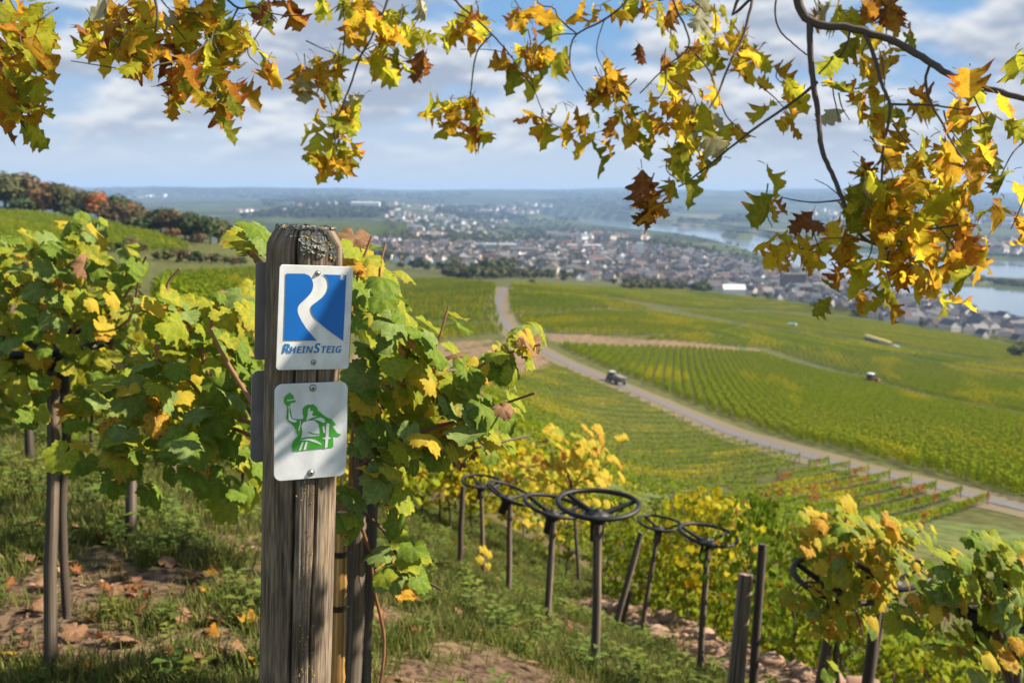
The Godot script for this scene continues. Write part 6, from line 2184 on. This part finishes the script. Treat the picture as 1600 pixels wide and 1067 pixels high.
	for bx in [[Vector3(0.64, 0.52, -1.5), Vector3(0.13, 0.06, 0.1), 7], [Vector3(0.95, 0.55, -1.65), Vector3(0.25, 0.1, 0.15), 9], [Vector3(2.55, 1.55, -3.35), Vector3(0.55, 0.22, 0.35), 190], [Vector3(3.0, 1.7, -3.1), Vector3(0.5, 0.22, 0.3), 120], [Vector3(2.2, 1.6, -4.9), Vector3(0.75, 0.2, 0.3), 150], [Vector3(1.5, 1.75, -5.4), Vector3(0.6, 0.2, 0.25), 80], [Vector3(2.6, 2.2, -0.4), Vector3(0.9, 0.6, 0.9), 90]]:
		for k in int(bx[2]):
			var d := rand_dir() * pow(rng.randf(), 0.35)
			var bs := leaf_basis(rand_dir() + Vector3(0, 0.5, 0.2), Vector3(0, -1, 0) + rand_dir() * 0.7, 0.135 * rr(0.7, 1.2))
			var mk := pick({"green": 2.0, "lime": 2.0, "yellow": 2.0, "gold": 2.0})
			if not shade.has(mk):
				shade[mk] = []
			shade[mk].append(Transform3D(bs, bx[0] + d * bx[1] - oak.position))
	var am := ArrayMesh.new()
	for mk in shade:
		am = merged(oak_leaves, shade[mk], oak_mats[mk], am)
	part(oak, "foliage", am).set_meta("kind", "stuff")

	oak_far = 1.0
	rng.seed = 2200
	var base2 := Vector3(-3.4, ground(-3.4, 1.8), 1.8)
	var oak2 := thing("oak_tree", "autumn oak whose golden green boughs hang in at the upper left corner", "tree", base2)
	oak_branch(oak2, [base2 + Vector3(0, -0.3, 0), base2 + Vector3(0, 1.4, 0), base2 + Vector3(0.1, 3.4, -0.2), base2 + Vector3(0.3, 4.6, -0.4)], 0.19, 0.1, "trunk")
	var lb := [base2 + Vector3(0.05, 2.7, -0.1), Vector3(-2.4, 1.5, -0.6), Vector3(-1.75, 1.22, -1.8), Vector3(-1.2, 1.12, -2.2), Vector3(-0.75, 1.1, -2.25)]
	oak_branch(oak2, lb, 0.06, 0.01, "limb")
	oak_branch(oak2, [lb[3], [200, -120, 2.2], [236, -20, 2.2], [245, 25, 2.2], [240, 60, 2.2]], 0.005, 0.002)
	oak_branch(oak2, [lb[4], [340, -80, 2.25], [345, -10, 2.25], [330, 60, 2.2], [325, 120, 2.2]], 0.005, 0.002)
	oak_branch(oak2, [[345, -10, 2.25], [372, 12, 2.25], [400, 10, 2.25], [430, 22, 2.25], [476, 24, 2.25]], 0.003, 0.0012)
	oak_branch(oak2, [[372, 12, 2.25], [360, 40, 2.25], [378, 60, 2.25]], 0.0022, 0.001)
	oak_branch(oak2, [lb[2], [-40, -100, 2.15], [-30, 30, 2.15], [-8, 38, 2.15], [28, 24, 2.15]], 0.0055, 0.002)
	oak_branch(oak2, [[-30, 30, 2.15], [-14, 66, 2.15], [16, 82, 2.15], [20, 110, 2.15]], 0.003, 0.0014)
	oak_branch(oak2, [[330, 60, 2.2], [290, 90, 2.15], [250, 100, 2.1], [215, 110, 2.1], [110, 95, 2.1]], 0.0024, 0.001)
	oak_foliage(oak2, [
		[200, 25, 55, 30, 14, 2.05, "o"], [160, 15, 36, 20, 7, 2.05, "o"], [215, 60, 48, 30, 11, 2.0, "o"], [180, 70, 40, 22, 7, 2.0, "g"], [225, 95, 36, 20, 6, 2.0, "g"], [285, 30, 36, 30, 9, 2.1, "g"], [270, 20, 24, 18, 4, 2.1, "g"], [290, 55, 30, 30, 7, 2.1, "y"], [335, 40, 34, 34, 10, 2.15, "o"], [330, 80, 36, 30, 9, 2.15, "o"], [280, 105, 34, 30, 8, 2.05, "o"], [265, 150, 24, 28, 6, 2.05, "o"], [312, 130, 12, 36, 4, 2.0, "g"], [345, 150, 28, 24, 6, 2.1, "o"], [345, 185, 12, 18, 2, 2.1, "o"], [375, 145, 18, 12, 2, 2.1, "y"], [385, 60, 26, 30, 6, 2.15, "g"], [410, 95, 22, 22, 5, 2.15, "g"], [400, 20, 20, 16, 3, 2.15, "g"], [418, 18, 12, 10, 2, 2.2, "b"], [452, 18, 10, 8, 2, 2.2, "b"], [145, 50, 16, 20, 3, 2.0, "o"], [340, 110, 30, 20, 5, 2.1, "o"],
		[20, 12, 40, 24, 8, 2.05, "o"], [50, 35, 26, 20, 4, 2.05, "g"], [35, 75, 36, 30, 9, 2.0, "o"], [65, 65, 16, 18, 2, 2.0, "g"], [15, 110, 36, 26, 7, 2.0, "o"], [60, 120, 20, 20, 3, 2.0, "y"], [20, 150, 28, 26, 6, 2.0, "o"], [50, 165, 22, 20, 4, 2.0, "g"], [35, 205, 18, 20, 3, 2.0, "g"], [-20, 80, 30, 80, 10, 2.0, "o"], [5, 170, 10, 20, 2, 2.0, "b"]], 0.086, 300)

# ------------------------------------------------------------------ ground cover
func build_ground_cover() -> void:
	rng.seed = 3100
	var gm := leaf_mat(Color.WHITE, 0.7, 0.7, 0.2)
	var tuft := MB.new()
	for k in 16:
		var a := rr(0, TAU)
		var b0 := Vector3(rr(-0.035, 0.035), 0, rr(-0.035, 0.035))
		var h := rr(0.025, 0.08)
		var lean := Vector3(cos(a), 0, sin(a)) * h * rr(0.2, 0.9)
		var side := Vector3(-sin(a), 0, cos(a)) * rr(0.0016, 0.003)
		var c := Color.WHITE * rr(0.75, 1.25)
		var v0 := tuft.vert(b0 - side, Vector2.ZERO, c * 0.85)
		var v1 := tuft.vert(b0 + side, Vector2.ZERO, c * 0.85)
		var m0 := tuft.vert(b0 + lean * 0.4 + Vector3(0, h * 0.6, 0) - side * 0.8, Vector2.ZERO, c)
		var m1 := tuft.vert(b0 + lean * 0.4 + Vector3(0, h * 0.6, 0) + side * 0.8, Vector2.ZERO, c)
		var v2 := tuft.vert(b0 + lean + Vector3(0, h * 0.95, 0), Vector2.ZERO, c)
		tuft.quad(v0, v1, m1, m0)
		tuft.tri(m0, m1, v2)
	var weed := MB.new()
	for k in 14:
		var a := k * 2.4
		var h := 0.015 + 0.006 * k
		var dirv := Vector3(cos(a), 0.35, sin(a))
		var len_ := rr(0.03, 0.055)
		var side := Vector3(-sin(a), 0, cos(a)) * len_ * 0.36
		var c := Color.WHITE * rr(0.8, 1.2)
		var p := Vector3(cos(a) * 0.01, h, sin(a) * 0.01)
		var i0 := weed.vert(p, Vector2.ZERO, c)
		var i1 := weed.vert(p + dirv * len_ * 0.55 + side, Vector2.ZERO, c)
		var i2 := weed.vert(p + dirv * len_ + Vector3(0, -0.012, 0), Vector2.ZERO, c)
		var i3 := weed.vert(p + dirv * len_ * 0.55 - side, Vector2.ZERO, c)
		weed.quad(i0, i1, i2, i3)
	var xf := []
	var col := []
	var wx := []
	var wc := []
	var g0 := lin(0.085, 0.13, 0.018)
	var g1 := lin(0.165, 0.20, 0.035)
	var straw := lin(0.30, 0.235, 0.11)
	for k in 120000:
		var d := 1.2 + 15.0 * pow(rng.randf(), 0.62)
		var u := rr(-0.60, 0.60)
		var x := u * d
		var z := -d
		if on_bank(x, z) and rng.randf() < 0.96:
			continue
		var r := sqrt(x * x + z * z)
		var f2 := n_fine.get_noise_2d(x * 0.9 + 40.0, z * 0.9)
		var g := n_fine.get_noise_2d(x * 3.0, z * 3.0)
		var w := smooth(-0.42, 0.22, f2 + g * 0.7 + 0.12 * smooth(3.0, 6.0, r) - 0.28 * smooth(5.5, 3.0, r) * smooth(-1.4, -0.4, x))
		if rng.randf() > 0.05 + w * 0.72:
			continue
		var p := Vector3(x, ground(x, z) + 0.004, z)
		var up := ground_normal(x, z).lerp(Vector3.UP, 0.6).normalized()
		var sc := rr(0.55, 1.25) * (0.75 + 0.5 * w)
		var bs := Basis(Quaternion(Vector3.UP, up)) * Basis(Vector3.UP, rr(0, TAU)).scaled(Vector3(sc, sc, sc))
		var c := g0.lerp(g1, rng.randf()).lerp(straw, (0.75 if rng.randf() < 0.45 + 0.3 * (1.0 - w) else 0.15) * rng.randf())
		if rng.randf() < 0.035:
			wx.append(Transform3D(bs, p))
			wc.append(vary(lin(0.09, 0.15, 0.03).lerp(lin(0.20, 0.21, 0.035), rng.randf() * 0.7), 0.2))
		else:
			xf.append(Transform3D(bs, p))
			col.append(vary(c, 0.2))
	scatter("grass", tuft.mesh(), gm, xf, col, "short patchy green and straw coloured grass on the vineyard slope")
	scatter("weeds", weed.mesh(), gm, wx, wc, "small broad leaved weeds growing in the grass")
	# leaf litter
	var lx := []
	var lc := []
	for k in 9000:
		var d := 1.6 + 11.0 * pow(rng.randf(), 0.7)
		var x := rr(-0.6, 0.45) * d
		var z := -d
		if n_fine.get_noise_2d(x * 1.3, z * 1.3) + rr(-0.35, 0.35) < 0.02:
			continue
		var up := (ground_normal(x, z) + rand_dir() * 0.55).normalized()
		var s := rr(0.008, 0.024)
		lx.append(Transform3D(Basis(Quaternion(Vector3(0, 0, 1), up)) * Basis(Vector3(0, 0, 1), rr(0, TAU)).scaled(Vector3(s, s, s)), Vector3(x, ground(x, z) + 0.012, z)))
		lc.append(vary([lin(0.22, 0.12, 0.065), lin(0.30, 0.18, 0.10), lin(0.15, 0.08, 0.045), lin(0.34, 0.25, 0.15)][rng.randi() % 4], 0.25))
	scatter("leaf_litter", vine_low[2], leaf_mat(Color.WHITE, 0.3, 0.8, 0.2), lx, lc, "brown crumbled leaf litter between the grass")
	# single fallen leaves
	var lm := [vine_mats.brown, vine_mats.brown, oak_mats.brown, oak_mats.orange, vine_mats.gold]
	for k in 130:
		var g := hit(rr(0, 900), rr(790, 1060)) if k > 40 else hit(rr(0, 520), rr(860, 1062))
		if g.z < -12.0:
			continue
		var up := (ground_normal(g.x, g.z) + rand_dir() * 0.5).normalized()
		var which: int = [0, 1, 2, 3, 4, 0, 1, 2, 0, 2][rng.randi() % 10]
		var oakish := which in [2, 3]
		var s := rr(0.075, 0.105) if oakish else rr(0.04, 0.06)
		var bs := Basis(Quaternion(Vector3(0, 0, 1), up)) * Basis(Vector3(0, 0, 1), rr(0, TAU)).scaled(Vector3(s, s, s))
		var src: ArrayMesh = oak_leaves[3 + rng.randi() % 4] if oakish else vine_leaves[[0, 2, 4, 6][rng.randi() % 4]]
		single("fallen_leaf", src, lm[which], "%s lying %s" % [["curled brown vine leaf", "flat brown vine leaf", "dark brown oak leaf", "orange oak leaf", "golden vine leaf"][which], "in the grass right of the sign post" if g.x > -0.2 else ("on bare soil by the foot of the sign post" if g.z > -4.0 else "among the stakes left of the sign post")], "leaf", "fallen leaves in the grass", "", Transform3D(bs, g + up * (0.035 + 0.01 * rng.randf())))
	# stones of the low soil bank
	var bank := Node3D.new()
	bank.name = "soil_bank"
	add_child(bank)
	tag(bank, "low bank of reddish soil and rubble stones across the slope", "", "", "structure")
	var stones := []
	for k in 6:
		rng.seed = 3300 + k
		stones.append(stone_mesh())
	rng.seed = 3400
	var sm := []
	for c in [lin(0.36, 0.22, 0.14), lin(0.42, 0.28, 0.19), lin(0.28, 0.18, 0.12)]:
		var m := flat_mat(c, 0.95)
		m.albedo_texture = M.bark.albedo_texture
		m.uv1_triplanar = true
		m.uv1_scale = Vector3(3, 3, 3)
		sm.append(m)
	for k in 280:
		var f := rr(-0.6, 4.9)
		var o := Vector2(1.25, -9.8) + Vector2(1.05, 3.4).normalized() * f + Vector2(3.4, -1.05).normalized() * rr(-0.45, 0.6)
		var p := Vector3(o.x, ground(o.x, o.y), o.y)
		var s := 0.016 + 0.075 * pow(rng.randf(), 2.2)
		part(bank, "stone", stones[rng.randi() % 6], sm[rng.randi() % 3], Transform3D(Basis(rand_dir(), rr(0, TAU)).scaled(Vector3(s * 1.3, s * 0.8, s)), p))

func stone_mesh() -> ArrayMesh:
	var mb := MB.new()
	var off := rr(0, 900)
	for a in 9:
		for b in 13:
			var th := PI * a / 8.0
			var ph := TAU * b / 12.0
			var d := Vector3(sin(th) * cos(ph), cos(th), sin(th) * sin(ph))
			var q := Vector3(signf(d.x) * pow(absf(d.x), 0.6), signf(d.y) * pow(absf(d.y), 0.6), signf(d.z) * pow(absf(d.z), 0.6))
			mb.vert(q * (0.85 + 0.4 * n_fine.get_noise_3d(d.x * 9.0 + off, d.y * 9.0, d.z * 9.0)))
	for a in 8:
		for b in 12:
			mb.quad(a * 13 + b, a * 13 + b + 1, (a + 1) * 13 + b + 1, (a + 1) * 13 + b)
	return mb.mesh()

# ------------------------------------------------------------------ sky
func sky_texture() -> ImageTexture:
	var w := 2048
	var h := 1024
	var nz := FastNoiseLite.new()
	nz.seed = 14
	nz.frequency = 1.0
	nz.fractal_octaves = 6
	nz.fractal_gain = 0.52
	var nb := FastNoiseLite.new()
	nb.seed = 23
	nb.frequency = 1.0
	nb.fractal_octaves = 2
	var data := PackedFloat32Array()
	data.resize(w * h * 3)
	var zen := lin(0.035, 0.096, 0.239)
	var mid_c := lin(0.096, 0.189, 0.320)
	var hor := lin(0.247, 0.285, 0.331)
	for y in h:
		var el := (0.5 - (y + 0.5) / h) * PI
		var sy := sin(el)
		var base := hor
		if el > 0.0:
			base = hor.lerp(mid_c, smooth(0.01, 0.17, sy)).lerp(zen, smooth(0.2, 0.9, sy))
		for x in w:
			var c := base
			if el > -0.02:
				var az := ((x + 0.5) / w - 0.5) * TAU
				var k := 1.75 / (maxf(sy, 0.0) + 0.30)
				var px := sin(az) * cos(el) * k
				var pz := -cos(az) * cos(el) * k * 1.1
				var big := nb.get_noise_2d(px * 0.3 + 21.5, pz * 0.3)
				var d := nz.get_noise_2d(px, pz) + 0.9 * big
				var cover := smooth(-0.26, 0.16, d)
				# thick parts are grey underneath, edges and tops bright
				var d2 := nz.get_noise_2d(px * 0.985, pz * 0.985)
				var light := clampf(0.62 + (nz.get_noise_2d(px, pz) - d2) * 4.0 - 0.7 * smooth(0.0, 0.6, d), 0.0, 1.0)
				var cl := lin(0.173, 0.197, 0.243).lerp(lin(0.366, 0.370, 0.374), light)
				cl = cl.lerp(hor * 1.06, smooth(0.10, 0.0, sy) * 0.7)
				c = base.lerp(cl, cover * smooth(0.005, 0.06, sy) * 0.94)
			else:
				c = hor.lerp(lin(0.170, 0.193, 0.154), smooth(-0.02, -0.25, sy))
			var q := (y * w + x) * 3
			data[q] = c.r
			data[q + 1] = c.g
			data[q + 2] = c.b
	return ImageTexture.create_from_image(Image.create_from_data(w, h, false, Image.FORMAT_RGBF, data.to_byte_array()))

func _ready() -> void:
	rng.seed = 7
	cam_basis = Basis(Vector3.RIGHT, -PITCH) * Basis(Vector3(0, 0, 1), ROLL)
	var cam := Camera3D.new()
	cam.name = "camera"
	cam.basis = cam_basis
	cam.fov = 37.85
	cam.near = 0.1
	cam.far = 40000.0
	var ca := CameraAttributesPhysical.new()
	ca.frustum_focal_length = 35.0
	ca.frustum_near = 0.1
	ca.frustum_far = 40000.0
	ca.frustum_focus_distance = 1.42
	ca.exposure_aperture = 8.5
	cam.attributes = ca
	add_child(cam)
	cam.current = true
	var env := Environment.new()
	env.background_mode = Environment.BG_SKY
	var sm := PanoramaSkyMaterial.new()
	sm.panorama = sky_texture()
	var sky := Sky.new()
	sky.sky_material = sm
	env.sky = sky
	env.tonemap_mode = Environment.TONE_MAPPER_LINEAR
	env.tonemap_exposure = 2.4
	env.sdfgi_enabled = true
	env.ssao_enabled = true
	env.ssil_enabled = true
	env.fog_enabled = true
	env.fog_density = 0.000085
	env.fog_light_color = Color(0.68, 0.82, 1.0)
	var we := WorldEnvironment.new()
	we.name = "world_environment"
	we.environment = env
	add_child(we)
	var sun := DirectionalLight3D.new()
	sun.name = "sun"
	sun.light_color = Color(1.0, 0.95, 0.87)
	sun.light_energy = 1.6
	sun.light_angular_distance = 0.5
	sun.shadow_enabled = true
	add_child(sun)
	sun.look_at_from_position(sun_dir * 10.0, Vector3.ZERO)

	n_big.seed = 3
	n_big.frequency = 0.004
	n_mid.seed = 4
	n_mid.frequency = 0.03
	n_mid.fractal_octaves = 3
	n_fine.seed = 5
	n_fine.frequency = 0.5
	n_fine.fractal_octaves = 3
	n_cell.seed = 6
	n_cell.noise_type = FastNoiseLite.TYPE_CELLULAR
	n_cell.cellular_return_type = FastNoiseLite.RETURN_CELL_VALUE
	n_cell.frequency = 0.004
	var t0 := Time.get_ticks_msec()
	make_grid()
	make_river()
	make_plots()
	build_terrain()
	build_river()
	build_roads()
	print("terrain ", Time.get_ticks_msec() - t0)
	build_plots()
	build_near_rows()
	print("plots ", Time.get_ticks_msec() - t0)
	build_leaves()
	build_ring_meshes()
	build_trees()
	print("trees ", Time.get_ticks_msec() - t0)
	build_town()
	build_vehicles()
	print("town ", Time.get_ticks_msec() - t0)
	build_post()
	build_stakes()
	build_vines()
	print("vines ", Time.get_ticks_msec() - t0)
	build_oaks()
	build_ground_cover()
	print("all ", Time.get_ticks_msec() - t0)
